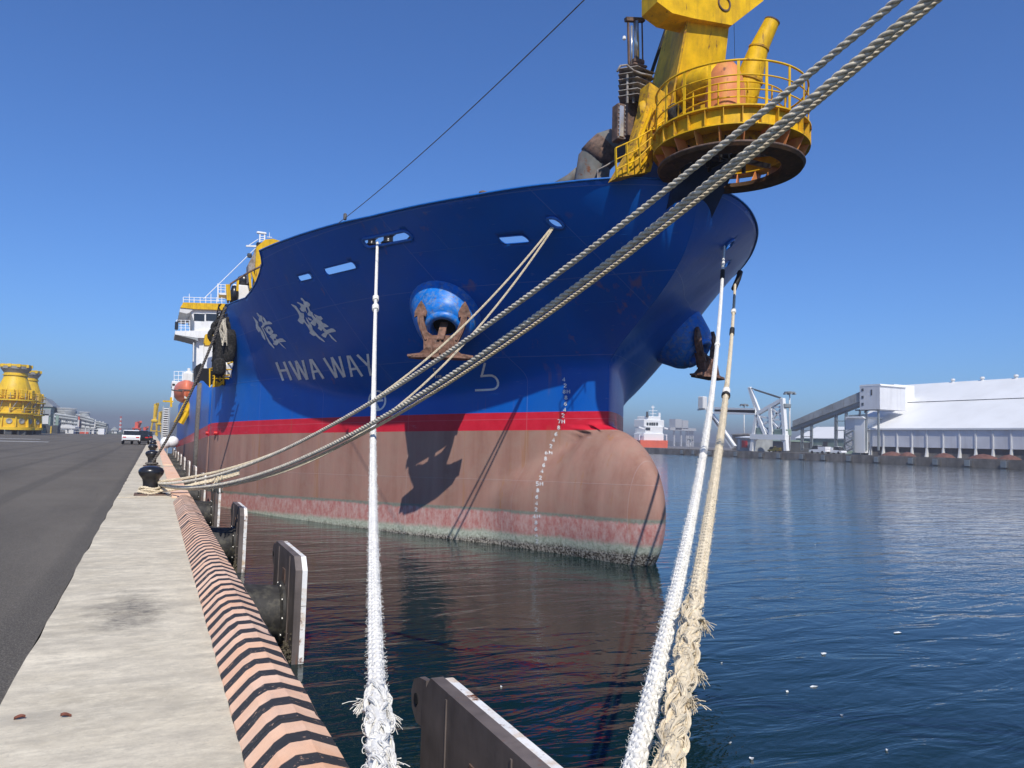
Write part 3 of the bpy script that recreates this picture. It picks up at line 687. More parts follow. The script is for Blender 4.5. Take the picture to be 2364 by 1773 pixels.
m = MB(); stroke(m, L3([(1408, 272), (1328, 585)]), 5.0); stroke(m, L3([(1302, 582), (1400, 572), (1500, 564), (1570, 566), (1640, 600), (1690, 660), (1714, 730), (1708, 800), (1680, 850), (1630, 885), (1560, 898), (1450, 903), (1180, 912)]), 5.0)
m.build('bulb_mark', 'mark_white', hull)
m = MB(); stroke(m, L3([(200, 402), (262, 402)]), 1.8); stroke(m, L3([(212, 402), (272, 625)]), 1.8)
stroke(m, L3([(300, 565), (312, 618)]), 1.4); stroke(m, L3([(322, 562), (346, 562), (338, 612)]), 1.4); stroke(m, L3([(362, 560), (384, 560), (390, 608), (368, 610), (362, 560)]), 1.4)
m.build('frame_mark', 'mark_white', hull)
m = MB(); cx_, cy_ = 871.5, 924.5
stroke(m, [(cx_ + 19*math.cos(t), cy_ + 22.5*math.sin(t)) for t in np.linspace(0, 2*math.pi, 33)], 4.2)
stroke(m, [(cx_ - 13, cy_ - 15), (cx_ + 3, cy_ + 21)], 6.5); stroke(m, [(cx_ + 14, cy_ - 1), (cx_ + 2, cy_ + 1), (cx_ - 17, cy_ + 4)], 5.5)
m.build('thruster_mark', 'mark_white', hull)
G = {'2': [[(0, .2), (.5, 0), (1, .25), (.1, 1), (1, 1)]], '4': [[(.7, 1), (.7, 0), (0, .7), (1, .7)]], '6': [[(.9, .05), (.2, .3), (0, .7), (.4, 1), (.9, .8), (.8, .5), (.1, .55)]],
     '8': [[(.5, .47), (.1, .25), (.5, 0), (.9, .25), (.5, .47), (0, .75), (.5, 1), (1, .75), (.5, .47)]], '7': [[(0, 0), (1, 0), (.4, 1)]], '5': [[(.95, 0), (.1, 0), (.1, .45), (.8, .45), (.95, .75), (.6, 1), (0, .95)]], 'M': [[(0, 1), (0, 0), (.5, .6), (1, 0), (1, 1)]]}
DRAFT = [('4', 1302, 876), ('2', 1305, 890), ('8M', 1303, 904), ('8', 1307, 918), ('6', 1306, 932), ('4', 1304, 946), ('2', 1300, 959), ('7M', 1291, 973), ('8', 1290, 987), ('6', 1284, 1002), ('4', 1278, 1016), ('2', 1272, 1030), ('6M', 1262, 1045), ('8', 1260, 1059), ('6', 1256, 1074), ('4', 1252, 1088), ('2', 1248, 1103), ('5M', 1241, 1117), ('8', 1242, 1132), ('6', 1240, 1147), ('4', 1239, 1162), ('2', 1238, 1176), ('4M', 1234, 1192), ('8', 1238, 1206), ('6', 1238, 1221), ('4', 1239, 1235), ('2', 1240, 1249)]
for txt, px, py in DRAFT:
    m = MB()
    for i, c_ in enumerate(txt):
        for g in G[c_]: stroke(m, [(px + i*9.5 - 3 + 6*a, py - 4.2 + 8.4*b) for a, b in g], 2.1, 0.012)
    m.build('draft_mark', 'mark_white', hull)
# load-hook spots near the boot-top
for px, py in ((481, 1000), (500, 1000)):
    m = MB(); q = on_hull(px, py, 0.03); m.cyl(q + np.array((0.2, 0, 0)), q + np.array((-0.10, 0, 0)), 0.09, n=10); m.build('side_lug', 'lamp_red', hull)
# black rubbing pipe down the side
m = MB(); a = at(463, 884, X=XC - BM - 0.06); m.tube([(XC - BM - 0.07, a[1], z) for z in (-1.7, 0.5, 2.5, a[2])], 0.17, 8); m.build('rubbing_pipe', 'rope_dark', dredger, smooth=True)

# ---- anchor bolsters and anchors
def mirror(mb):
    q = MB(); q.v = [(2*XC - x, y, z) for x, y, z in mb.v]; q.f = [tuple(reversed(f)) for f in mb.f]; return q
Mth = np.array([7.82, 21.95, 4.78]); axd = nrm((-0.36, -0.66, -0.62)); 
m = MB(); m.lathe([(1.45, -2.3), (1.34, -1.5), (1.12, -0.8), (0.90, -0.22), (0.78, -0.05), (0.62, 0.02)], Mth, axd, 32)
m.lathe([(0.64, 0.0), (0.62, 0.10), (0.53, 0.15), (0.42, 0.10), (0.38, 0.0), (0.38, -0.9)], Mth, axd, 32)
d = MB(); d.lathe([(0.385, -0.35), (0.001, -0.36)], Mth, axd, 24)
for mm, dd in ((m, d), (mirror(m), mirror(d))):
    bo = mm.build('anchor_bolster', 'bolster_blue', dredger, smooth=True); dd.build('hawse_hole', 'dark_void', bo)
def make_anchor(mir):
    nh = nrm((-0.456, -0.89, 0)); e1 = np.array((0.89, -0.456, 0)); up = nrm(np.array((0, 0, 1)) + 0.30*nh*-1); C0 = Mth + nh*0.40 + np.array((0, 0, -0.38))
    up = nrm((nh*-0.10 + np.array((0, 0, 1))))
    L = lambda a, b, c: C0 + e1*a + up*b + nh*c
    out = []
    # shank going back up the hawse pipe
    m = MB(); m.box(L(0, 0.30, -0.12), (0.21, 0.95, 0.17), (e1, nrm(Mth - axd*0.6 - C0), nh)); out.append(('shank', m))
    # crown: blocky body with a spreading tripping palm beneath
    m = MB()
    prof = [(-0.36, 0.02), (-0.42, -0.25), (-0.62, -0.42), (-0.98, -0.47), (-0.98, -0.53), (0.98, -0.53), (0.98, -0.47), (0.62, -0.42), (0.42, -0.25), (0.36, 0.02)]
    m.ext([L(a, b, -0.20 if b > -0.3 else -0.26) for a, b in prof], nh*0.42)
    m.ext([L(a, -0.50, c) for a, c in ((-0.98, -0.06), (-0.72, -0.34), (0.72, -0.34), (0.98, -0.06), (0.80, 0.26), (0.35, 0.40), (-0.35, 0.40), (-0.80, 0.26))], -up*0.07)
    for a in (-0.30, -0.05, 0.2): m.box(L(a + 0.05, -0.22, 0.235), (0.05, 0.40, 0.05), (e1, up, nh))
    m.ext([L(a, b, -0.24) for a, b in ((-0.40, -0.2), (-0.44, 0.10), (-0.50, 0.30), (-0.30, 0.16), (0.30, 0.16), (0.50, 0.30), (0.44, 0.10), (0.40, -0.2))], nh*0.16)
    out.append(('crown', m))
    # two arms with spade-shaped flukes
    for sgn in (-1, 1):
        m = MB()
        cen = [(0.34, -0.30), (0.40, -0.02), (0.54, 0.26), (0.64, 0.55), (0.66, 0.80)]; wd = [0.34, 0.25, 0.20, 0.19, 0.18]
        lf = [L(sgn*(a - w_/2), b, 0.0) for (a, b), w_ in zip(cen, wd)]; rt = [L(sgn*(a + w_/2), b, 0.0) for (a, b), w_ in zip(cen, wd)]
        m.ext([p - nh*0.09 for p in lf] + [p - nh*0.09 for p in reversed(rt)], nh*0.20)
        m.ext([L(sgn*(0.40 + 0.02), 0.0, 0.10), L(sgn*0.56, 0.30, 0.10), L(sgn*0.65, 0.72, 0.10), L(sgn*0.69, 0.70, 0.10), L(sgn*0.62, 0.28, 0.10), L(sgn*0.48, -0.02, 0.10)], nh*0.05)
        palm = [(0.50, 0.70), (0.47, 0.86), (0.56, 1.06), (0.66, 1.20), (0.75, 1.06), (0.84, 0.84), (0.84, 0.68), (0.70, 0.76), (0.62, 0.76)]
        m.ext([L(sgn*a, b, -0.04) for a, b in palm], nh*0.12)
        out.append(('fluke_arm', m))
    cc = L(0, -0.5, 0)
    if mir: out = [(n_, mirror(q)) for n_, q in out]; cc = np.array((2*XC - cc[0], cc[1], cc[2]))
    return cc, out
for mir, lab in ((False, 'rusty stockless anchor housed against the lit blue bolster facing the quay'), (True, 'rusty stockless anchor on the shaded far side of the bow beneath the flare')):
    cc, ps = make_anchor(mir); an = thing('anchor', lab, 'anchor', cc, 'anchors of the dredger')
    for n_, q in ps: q.build(n_, 'rust_iron', an)

# ---- gear seen through the roller fairlead
for (px, py, r, h_) in ((845, 566, .20, .16), (884, 560, .24, .2), (945, 549, .22, .26)):
    q = on_hull(px, py, -0.30); m = MB(); m.lathe([(r*.7, -h_), (r, -h_*.8), (r*.62, -h_*.4), (r*.62, h_*.3), (r, h_*.7), (r*.7, h_)], q, (0, 0, 1), 16, cap=True); m.build('fairlead_roller', 'black_iron', dredger, smooth=True)
# ---- bow discharge platform: two ring girders round the swivel
PC = np.array([12.6, 14.7, 0.0])
RA, RB = 1.90, 1.74
ZA, ZB = 9.16, 8.38
m = MB()
m.lathe([(1.30, ZA - 0.035), (RA, ZA - 0.035), (RA, ZA), (1.30, ZA), (1.30, ZA - 0.035)], PC, n=64)
m.lathe([(RA - 0.13, ZA - 0.04), (RA - 0.13, ZA - 0.42), (RA - 0.155, ZA - 0.42), (RA - 0.155, ZA - 0.04)], PC, n=64)
m.lathe([(RA - 0.02, ZA - 0.42), (RA - 0.02, ZA - 0.45), (1.48, ZA - 0.45), (1.48, ZA - 0.42), (RA - 0.02, ZA - 0.42)], PC, n=64)
plat = m.build('bow_platform', 'yellow_paint', dredger, auto=35)
for k in range(28):
    t = 2*math.pi*(k + .5)/28; dr = np.array((math.cos(t), math.sin(t), 0)); tg = np.array((-math.sin(t), math.cos(t), 0))
    m = MB(); m.add([PC + dr*(RA - 0.12) + tg*a + np.array((0, 0, z)) for a in (-.008, .008) for z in (ZA - .42, ZA - .04)] + [PC + dr*(RA - 0.015) + tg*a + np.array((0, 0, z)) for a in (-.008, .008) for z in (ZA - .42, ZA - .04)],
             [(0, 1, 3, 2), (4, 6, 7, 5), (0, 4, 5, 1), (2, 3, 7, 6), (1, 5, 7, 3), (0, 2, 6, 4)])
    m.build('stiffener', 'yellow_rusty', plat)
m = MB(); m.lathe([(1.22, ZB), (RB, ZB), (RB + 0.02, ZB - 0.06), (RB - 0.02, ZB - 0.12), (1.34, ZB - 0.16), (1.22, ZB - 0.10), (1.22, ZB)], PC, n=64)
low = m.build('lower_ring', 'ring_dark', dredger, auto=50)
m = MB(); m.tube([PC + np.array((RB*math.cos(t), RB*math.sin(t), ZB - 0.03)) for t in np.linspace(0, 2*math.pi, 65)[:-1]], 0.035, 8, closed=True); m.build('ring_lip', 'rust_plate', low, smooth=True)
for k in range(20):
    t = 2*math.pi*k/20 + .1; dr = np.array((math.cos(t), math.sin(t), 0)); tg = np.array((-math.sin(t), math.cos(t), 0)); z0, z1 = ZB, ZA - .45
    q = [PC + dr*1.26 + np.array((0, 0, z0)), PC + dr*1.68 + np.array((0, 0, z0)), PC + dr*1.84 + np.array((0, 0, z1)), PC + dr*1.5 + np.array((0, 0, z1))]
    m = MB(); m.ext([p - tg*.012 for p in q], tg*.024); m.build('bracket', 'orange_primer', low)
# inner sleeve, open on the sides
m = MB(); m.lathe([(1.24, ZB), (1.24, ZA - 0.03)], PC, n=40, a0=R(70), a1=R(330)); sl = m.build('swivel_sleeve', 'yellow_rusty', dredger, smooth=True)
for t in (0.2, 0.9, 2.0, 2.7, 3.6, 4.5): 
    m = MB(); q = PC + np.array((0.55*math.cos(t), 0.55*math.sin(t), 0)); m.cyl(q + np.array((0, 0, ZB - 0.02)), q + np.array((0, 0, ZA)), 0.05, n=8); m.build('swivel_rod', 'black_iron', sl)
m = MB()
for t in np.linspace(0, math.pi, 5)[:-1]: m.beam(PC + np.array((1.3*math.cos(t), 1.3*math.sin(t), ZB + 0.25)), PC - np.array((1.3*math.cos(t), 1.3*math.sin(t), -ZB - 0.25)), 0.05, 0.12)
m.build('swivel_cross_beams', 'black_iron', sl)
# support bracket under the platform, into the bow
m = MB(); m.ext([(XC - 0.75, 15.2, 8.9), (XC - 0.75, 17.6, 9.3), (XC - 0.75, 17.9, 7.0), (XC - 0.75, 16.8, 7.0)], (1.5, 0, 0)); m.build('platform_bracket', 'bracket_dark', dredger)
# guard rail: posts and three rails
rail = MB(); RZ = (ZA + 1.05, ZA + .70, ZA + .36); RR_ = RA - 0.07
arc = np.linspace(R(-225), R(55), 60)
for z, r in zip(RZ, (.026, .018, .018)): rail.tube([PC + np.array((RR_*math.cos(t), RR_*math.sin(t), z)) for t in arc], r, 6)
rl = rail.build('guard_rail', 'yellow_paint', dredger, smooth=True)
for k, t in enumerate(np.linspace(R(-225), R(55), 15)):
    q = PC + np.array((RR_*math.cos(t), RR_*math.sin(t), 0)); dr = np.array((math.cos(t), math.sin(t), 0)); tg = np.array((-math.sin(t), math.cos(t), 0))
    m = MB(); m.box(q + np.array((0, 0, ZA + .52)), (.065, .02, 1.06), (tg, dr, (0, 0, 1))); m.build('rail_post', 'yellow_paint', rl)
# inner low rail
m = MB()
for z in (ZA + .78, ZA + .42): m.tube([PC + np.array((1.32*math.cos(t), 1.32*math.sin(t), z)) for t in np.linspace(R(-200), R(30), 40)], .018, 6)
for t in np.linspace(R(-200), R(30), 9): m.beam(PC + np.array((1.32*math.cos(t), 1.32*math.sin(t), ZA)), PC + np.array((1.32*math.cos(t), 1.32*math.sin(t), ZA + .78)), .04, .02)
m.build('inner_rail', 'yellow_paint', dredger)
# ball housing and feed pipe
def P3(px, py, Y): return at(px, py, Y=Y)
hz = at(1674, 262, Y=14.35); top = at(1668, 138, Y=14.35); hx = hz[0]
m = MB(); hh = top[2] - ZA
m.lathe([(0.56, 0.0), (0.51, 0.10), (0.475, 0.25), (0.48, hh*.45), (0.46, hh*.58), (0.41, hh*.72), (0.32, hh*.86), (0.19, hh*.96), (0.02, hh)], (hx, 14.35, ZA), n=32); m.build('swivel_housing', 'orange_primer', dredger, smooth=True)
a = at(1645, 188, Y=14.7); b = at(1572, 212, Y=16.3)
m = MB(); m.tube([a + np.array((.25, -.05, 0)), a, (a + b)/2 + np.array((0, 0, .03)), b], [.40, .40, .41, .42], 24); fp = m.build('feed_pipe', 'yellow_paint', dredger, smooth=True)
m = MB(); m.tube([a*.55 + b*.45 - nrm(b - a)*.03, a*.55 + b*.45 + nrm(b - a)*.03], .47, 24); m.build('flange', 'yellow_rusty', fp)
# rainbow nozzle
n0 = at(1716, 232, Y=14.6); n1 = at(1728, 186, Y=14.5); n2 = at(1752, 112, Y=14.3); n3 = at(1782, 50, Y=14.1)
m = MB(); m.tube([n0 + np.array((-.25, .2, -.35)), n0, n1, n2, n3], [.36, .36, .335, .235, .19], 24); nz = m.build('discharge_nozzle', 'yellow_paint', dredger, auto=40)
m = MB(); dd = nrm(n3 - n2); m.lathe([(.20, 0), (.20, .03), (.15, .03), (.15, -.4)], n3 - dd*.01, dd, 24); m.build('nozzle_mouth', 'rust_plate', nz)
m = MB(); dd = nrm(n2 - n1); m.lathe([(.345, -.03), (.365, -.03), (.365, .03), (.34, .03)], n1, dd, 24); m.lathe([(.24, -.02), (.258, -.02), (.258, .02), (.238, .02)], n2, dd, 24); m.build('nozzle_bands', 'yellow_rusty', nz)
# leaning gantry column with its wide head
fr = [at(1545, 268, Y=16.0), at(1662, 250, Y=16.0), at(1684, 52, Y=15.6), at(1592, 18, Y=15.6)]
bk = [at(1496, 230, Y=17.7), at(1600, 230, Y=17.7), at(1640, 40, Y=17.3), at(1549, 22, Y=17.3)]
m = MB(); m.add(fr + bk, [(0, 1, 2, 3), (4, 7, 6, 5), (0, 3, 7, 4), (1, 5, 6, 2), (3, 2, 6, 7), (0, 4, 5, 1)]); colm = m.build('gantry_column', 'yellow_paint', dredger)
m = MB(); m.beam(fr[0] + np.array((0, -.015, 0)), fr[3] + np.array((0, -.015, 0)), .03, .05); m.build('corner_weld', 'yellow_rusty', colm)
hp = [(1517, -120), (1517, 4), (1552, 30), (1600, 42), (1690, 58), (1762, 2), (1785, -120)]
m = MB(); m.ext([at(x, y, Y=15.45) for x, y in hp], (0.05, 0.75, 0.0)); gh = m.build('gantry_head', 'yellow_paint', dredger)
q = at(1672, 8, Y=15.44); m = MB(); m.lathe([(.21, .015), (.21, -.02), (.17, -.02), (.17, .03), (.0, .03)], q, (0, 1, 0), 24); m.build('head_eye', 'rust_plate', gh)
m = MB(); m.tube([at(1549, 34, Y=17.4), at(1510, 150, Y=17.8), at(1478, 250, Y=18)], .05, 6); m.build('hose', 'tape_black', colm)
# sloping side plates running down to the deck
lp = [(1500, 190), (1552, 225), (1585, 262), (1520, 330), (1502, 396), (1424, 410), (1466, 338), (1492, 245)]
m = MB(); m.ext([at(x, y, Y=16.1) for x, y in lp], (0.02, 0.45, 0.0)); sp = m.build('gantry_base', 'yellow_rusty', dredger)
for x0, y0, x1, y1 in ((1505, 250, 1450, 395), (1535, 262, 1480, 390), (1492, 300, 1545, 290)):
    m = MB(); m.beam(at(x0, y0, Y=16.06), at(x1, y1, Y=16.06), .05, .06); m.build('base_rib', 'yellow_paint', sp)
m = MB(); q = at(1560, 268, Y=15.7); m.lathe([(.20, -.10), (.30, -.10), (.33, 0), (.30, .10), (.20, .10), (.20, -.1)], q, (.5, -.85, .1), 24); m.build('hose_reel', 'black_net', dredger, smooth=True)
q = at(1488, 262, Y=16.4); m = MB(); m.lathe([(.16, -.10), (.30, -.10), (.33, 0), (.30, .12), (.16, .12)], q, (.75, -.6, .1), 24); m.build('side_sheave', 'yellow_rusty', dredger, auto=40)
# stair rail down the side
sr = [(1556, 262), (1505, 298), (1470, 320), (1421, 342)]; bt = [(1556, 298), (1505, 345), (1470, 385), (1423, 408)]
m = MB()
for f_ in (0.0, .4, .75): m.tube([at(a[0] + (b[0] - a[0])*f_, a[1] + (b[1] - a[1])*f_, Y=15.75) for a, b in zip(sr, bt)], .018, 6)
st = m.build('stair_rail', 'yellow_paint', dredger)
for a, b in zip([(1421, 342), (1446, 331), (1474, 318), (1503, 300)], [(1423, 410), (1450, 402), (1478, 386), (1507, 346)]):
    m = MB(); m.beam(at(*a, Y=15.75), at(*b, Y=15.75), .07, .02); m.build('rail_post', 'yellow_paint', st)
# gate valve: hydraulic cylinder over a finned body
GV = 16.9
m = MB()
for px, w_ in ((1450, .05), (1482, .03)): m.beam(at(px, 46, Y=GV), at(px + 2, 150, Y=GV), w_, w_)
m.beam(at(1444, 45, Y=GV), at(1486, 47, Y=GV), .12, .10); gate = m.build('valve_yoke', 'rust_plate', dredger)
m = MB(); m.cyl(at(1468, 50, Y=GV), at(1470, 135, Y=GV), .075, n=16); m.build('piston_rod', 'chrome_rod', gate, smooth=True)
m = MB(); m.cyl(at(1458, 60, Y=GV), at(1458, 150, Y=GV), .03, n=10); m.build('guide_rod', 'chrome_rod', gate, smooth=True)
m = MB(); c_ = at(1470, 145, Y=GV); m.cbox(c_, (.34, .3, .14), .03); m.cbox(c_ - np.array((0, 0, .14)), (.44, .4, .07), .02); m.build('gland', 'rust_plate', gate)
m = MB(); m.tube([at(x, y, Y=GV - .35) for x, y in ((1425, 165), (1432, 152), (1447, 150), (1462, 163), (1480, 170), (1505, 175))], .03, 8); m.build('hose_loop', 'fin_grey', gate, smooth=True)
m = MB(); q = at(1441, 88, Y=GV); m.cbox(q, (.09, .09, .12), .03); m.build('sensor_box', 'white_paint', gate)
body = MB(); c0 = at(1462, 172, Y=GV + .3); c1 = at(1462, 322, Y=GV + .3); body.box((c0 + c1)/2, (.62, .42, c0[2] - c1[2])); gb = body.build('valve_body', 'rust_plate', dredger)
for k in range(6):
    q = at(1460, 170 + 12.5*k, Y=GV + .1); m = MB(); m.add([q + np.array(v) for v in ((-.52, -.1, -.035), (-.12, -.42, 0), (.52, -.30, .0), (.52, .3, 0), (-.2, .3, 0), (-.52, -.1, -.02), (-.12, -.42, .02), (.52, -.3, .02), (.52, .3, .02), (-.2, .3, .02))], [(0, 1, 2, 3, 4), (9, 8, 7, 6, 5), (0, 5, 6, 1), (1, 6, 7, 2), (2, 7, 8, 3), (3, 8, 9, 4), (4, 9, 5, 0)]); m.build('fin', 'fin_grey', gb)
for px in (1448, 1462, 1478, 1492):
    m = MB(); m.beam(at(px, 168, Y=GV - .12), at(px, 238, Y=GV - .12), .045, .05); m.build('fin_strut', 'fin_grey', gb)
m = MB(); q = at(1428, 285, Y=GV - .1); m.cbox(q, (.24, .3, .98), .02); sc_ = m.build('side_cover', 'rust_plate', gb)
m = MB(); m.cbox(q + np.array((-.01, -.16, 0)), (.13, .03, .84), .01); m.build('cover_plate', 'chrome_rod', gb)
m = MB()
for s_ in (-1, 1):
    for k in range(9): z_ = q[2] - .44 + .11*k; m.box((q[0] + s_*.095, q[1] - .155, z_), (.03, .03, .035))
tag(m.build('cover_bolts', 'fin_grey', gb), kind='stuff')
# thick grey dredge pipe behind the bulwark
pp = [at(1495, 318, Y=18.6), at(1440, 330, Y=18.6), at(1398, 343, Y=18.7), at(1372, 372, Y=18.9), at(1366, 420, Y=19.0), at(1366, 480, Y=19.0)]
m = MB(); m.tube(pp, .50, 24); dp = m.build('dredge_pipe', 'pipe_grey', dredger, smooth=True)
m = MB(); m.tube([pp[2] + nrm(pp[2] - pp[1])*-.06, pp[2]*.5 + pp[3]*.5, pp[3]], .515, 24); m.build('rusty_elbow', 'rust_plate', dp, smooth=True)
m = MB(); m.tube([at(1340, 400, Y=19.4), at(1318, 418, Y=19.8), at(1280, 440, Y=20)], .22, 12); m.build('branch_pipe', 'pipe_grey', dp, smooth=True)
m = MB(); m.tube([at(x, y, Y=17.2) for x, y in ((1380, 425), (1380, 392), (1400, 382), (1425, 366))], .02, 6); m.build('hand_rail', 'fin_grey', dredger)
# small red vent cap seen over the bulwark
q = at(1115, 447, Y=20.6); m = MB(); m.lathe([(.05, -1.0), (.05, -.02), (.14, -.02), (.12, .05), (.03, .09), (0, .09)], q, n=12); m.build('vent_cap', 'rust_plate', dredger, smooth=True)

# ---- mooring recess aft of the forecastle: dark fenders, net and rails
rng = random.Random(11)
def dk(px, py, Y): return at(px, py, Y=Y)
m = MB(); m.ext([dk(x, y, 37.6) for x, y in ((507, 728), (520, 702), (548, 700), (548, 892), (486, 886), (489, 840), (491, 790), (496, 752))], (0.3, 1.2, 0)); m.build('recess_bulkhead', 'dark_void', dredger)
for k, (px, py, r, l) in enumerate(((514, 805, .30, 1.5), (529, 800, .30, 1.5), (506, 848, .26, .8))):
    q = dk(px, py, 36.0 - k*.3); m = MB(); m.lathe([(r*.5, -l/2), (r*.9, -l/2 + .12), (r, -l/4), (r, l/4), (r*.9, l/2 - .12), (r*.5, l/2)], q, (0.05, 0, 1), 18, cap=True); m.build('yard_fender', 'black_net', dredger, smooth=True)
for k, (px, py) in enumerate(((505, 775), (522, 770), (512, 758), (528, 752))):
    q = dk(px, py, 36.2); m = MB(); m.tube([q + np.array((.36*math.cos(t), .12*math.sin(t)*((k % 2) - .5), .30*math.sin(t))) for t in np.linspace(0, 2*math.pi, 21)[:-1]], .12, 8, closed=True); m.build('hung_tyre', 'black_net', dredger, smooth=True)
m = MB()
for k in range(15):
    a = dk(509 + rng.uniform(0, 14), 735 + rng.uniform(0, 10), 35.3); b = dk(512 + rng.uniform(-2, 12), 775 + rng.uniform(0, 24), 35.2)
    c_ = (a + b)/2 + np.array((rng.uniform(-.15, .15), rng.uniform(-.1, .1), 0)); m.tube([a, c_, b], rng.uniform(.012, .03), 5)
tag(m.build('rope_net', 'rope_grey', dredger), kind='stuff')
m = MB()
for k in range(60):
    a = dk(505 + rng.uniform(0, 32), 700 + rng.uniform(0, 120), 36.5); b = a + np.array((rng.uniform(-.3, .3), rng.uniform(-.1, .1), -rng.uniform(.2, .9))); m.tube([a, (a + b)/2 + np.array((rng.uniform(-.2, .2), 0, 0)), b], .03, 4)
tag(m.build('hanging_lines', 'black_net', dredger), kind='stuff')
m = MB()
for (a, b) in (((483, 852), (537, 836)), ((486, 855), (534, 853)), ((492, 868), (530, 866)), ((492, 874), (528, 874))): m.tube([dk(*a, 36.6), dk(*b, 35.2)], .03, 6)
rr_ = m.build('recess_rail', 'yellow_paint', dredger)
for px, y0, y1 in ((484, 852, 894), (495, 850, 892), (508, 850, 880), (516, 848, 888), (533, 842, 872)):
    m = MB(); m.beam(dk(px, y0, 36), dk(px, y1, 36), .08, .05); m.build('rail_post', 'yellow_paint', rr_)
m = MB(); m.ext([dk(x, y, 36.2) for x, y in ((491, 894), (493, 878), (500, 880), (508, 884), (515, 876), (517, 884), (508, 891))], (0, .4, 0)); m.build('chock_base', 'yellow_paint', dredger)
for px, py in ((523, 845), (531, 843)):
    q = dk(px, py, 35.6); m = MB(); m.lathe([(.02, .18), (.12, .12), (.14, 0), (.10, -.12), (.06, -.5)], q, n=12); m.build('white_float', 'white_paint', dredger, smooth=True)
# bulwark of the side hull continuing aft with openings
for px, py in ((471, 905), ):
    pass
q = at(525, 908, X=XC - half(36.5, 3.0) - .05); m = MB(); m.beam(q + np.array((0, 0, .25)), q - np.array((0, 0, .25)), .02, .02); m.cbox(q - np.array((0, 0, .32)), (.1, .28, .22), .03); m.build('hanging_light', 'white_paint', dredger)
# ---- yellow suction-pipe gantry behind the forecastle
GY = 44.0
m = MB(); m.ext([at(x, y, Y=GY) for x, y in ((592, 570), (612, 553), (630, 551), (650, 557), (640, 575), (622, 590), (612, 660), (596, 690), (586, 690), (590, 620))], (0, 1.2, 0)); sg = m.build('pipe_gantry', 'yellow_paint', dredger)
m = MB(); m.ext([at(x, y, Y=GY + .3) for x, y in ((573, 610), (591, 575), (591, 610), (583, 640), (574, 650))], (0, 1.0, 0)); m.build('gantry_web', 'fin_grey', sg)
for a, b in (((575, 626), (580, 680)), ((581, 624), (590, 650)), ((549, 645), (548, 672))):
    m = MB(); m.beam(at(*a, Y=GY - .2), at(*b, Y=GY - .2), .12, .12); m.build('gantry_strut', 'yellow_paint', sg)
m = MB(); m.tube([at(x, y, Y=GY - 1) for x, y in ((603, 611), (600, 616), (575, 628), (550, 644), (533, 655), (530, 662), (526, 700))], .06, 6); m.build('gantry_hand_rail', 'rust_plate', sg)
m = MB(); m.beam(at(526, 657, Y=GY - 1), at(528, 694, Y=GY - 1), .22, .2); m.build('gantry_post', 'yellow_paint', sg)
q = at(564, 649, Y=GY + 2); m = MB(); m.lathe([(.1, -.3), (.34, -.28), (.36, .2), (.2, .3), (0, .3)], q, n=14); m.build('gantry_winch', 'black_iron', dredger, smooth=True)
q = at(556, 684, Y=GY + 1); m = MB(); m.cbox(q + np.array((0, .4, 0)), (.9, .8, 1.3), .04); m.build('control_cabinet', 'white_paint', dredger)
q = at(541, 679, Y=GY + 1); m = MB(); m.lathe([(.1, -.55), (.22, -.5), (.24, .1), (.15, .45), (0, .5)], q, n=12); m.build('vent_cowl', 'black_iron', dredger, smooth=True)

# ---- bridge house at the stern
BY = 92.0
def B(px, py, d=0.0): return at(px, py, Y=BY + d)
m = MB(); m.ext([B(x, y) for x, y in ((437, 712), (441, 722), (449, 745), (449, 768), (520, 768), (520, 708))], (0, 9, 0)); wh = m.build('wheelhouse', 'white_paint', dredger)
m = MB(); m.ext([B(x, y, -.4) for x, y in ((416, 710), (423, 698), (520, 701), (520, 716), (447, 713))], (0, 10, 0)); rf = m.build('wheelhouse_roof', 'yellow_paint', dredger)
m = MB(); m.ext([B(x, y, -.3) for x, y in ((414, 720), (416, 711), (447, 714), (437, 722), (431, 724))], (0, 9.5, 0)); m.build('roof_soffit', 'pale_building', rf)
for x0, x1 in ((447.5, 472), (475.5, 500)):
    m = MB(); m.ext([B(x, y, -.05) for x, y in ((x0, 724), (x1, 725), (x1, 741), (x0, 740))], (0, .1, 0)); wd_ = m.build('window', 'glass_dark', wh)
    m = MB(); m.ext([B(x, y, -.09) for x, y in ((x0 - 1, 722.4), (x1 + 1, 723.4), (x1 + 1, 724.8), (x0 - 1, 723.8))], (0, .12, 0)); m.build('window_frame', 'white_paint', wd_)
m = MB(); m.ext([B(x, y, -.2) for x, y in ((404, 764), (404, 772), (455, 780), (520, 780), (520, 762))], (0, 6, 0)); m.build('bridge_wing', 'white_paint', dredger)
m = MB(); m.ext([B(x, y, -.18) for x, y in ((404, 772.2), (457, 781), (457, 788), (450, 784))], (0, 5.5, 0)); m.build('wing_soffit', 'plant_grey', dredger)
m = MB()
for t in (739, 745, 751, 757): m.tube([B(407, t + .0), B(439, t + .6)], .03, 6)
for px in (407, 418, 428, 438): m.beam(B(px, 739), B(px, 765), .06, .06)
m.build('wing_rail', 'white_rail', dredger); m = MB(); m.cbox(B(407.5, 752, -.1), (.35, .2, .9), .05); m.build('wing_light', 'black_iron', dredger)
m = MB()
for t in (686, 692): m.tube([B(423, t), B(520, t + 3)], .035, 6)
for px in (423, 437, 448, 462, 475, 487, 500, 512): m.beam(B(px, 678 if px in (437, 487) else 686), B(px, 702), .06, .06)
m.build('roof_rail', 'white_rail', dredger)
m = MB(); m.ext([B(x, y, .5) for x, y in ((454, 768), (453, 855), (500, 870), (520, 870), (520, 768))], (0, 10, 0)); m.build('deck_house', 'white_paint', dredger)
m = MB(); m.beam(B(447, 790, .2), B(446, 835, .2), .12, .12); m.beam(B(470, 790, .42), B(470, 850, .42), .05, .05); m.build('downpipe', 'pale_building', dredger)
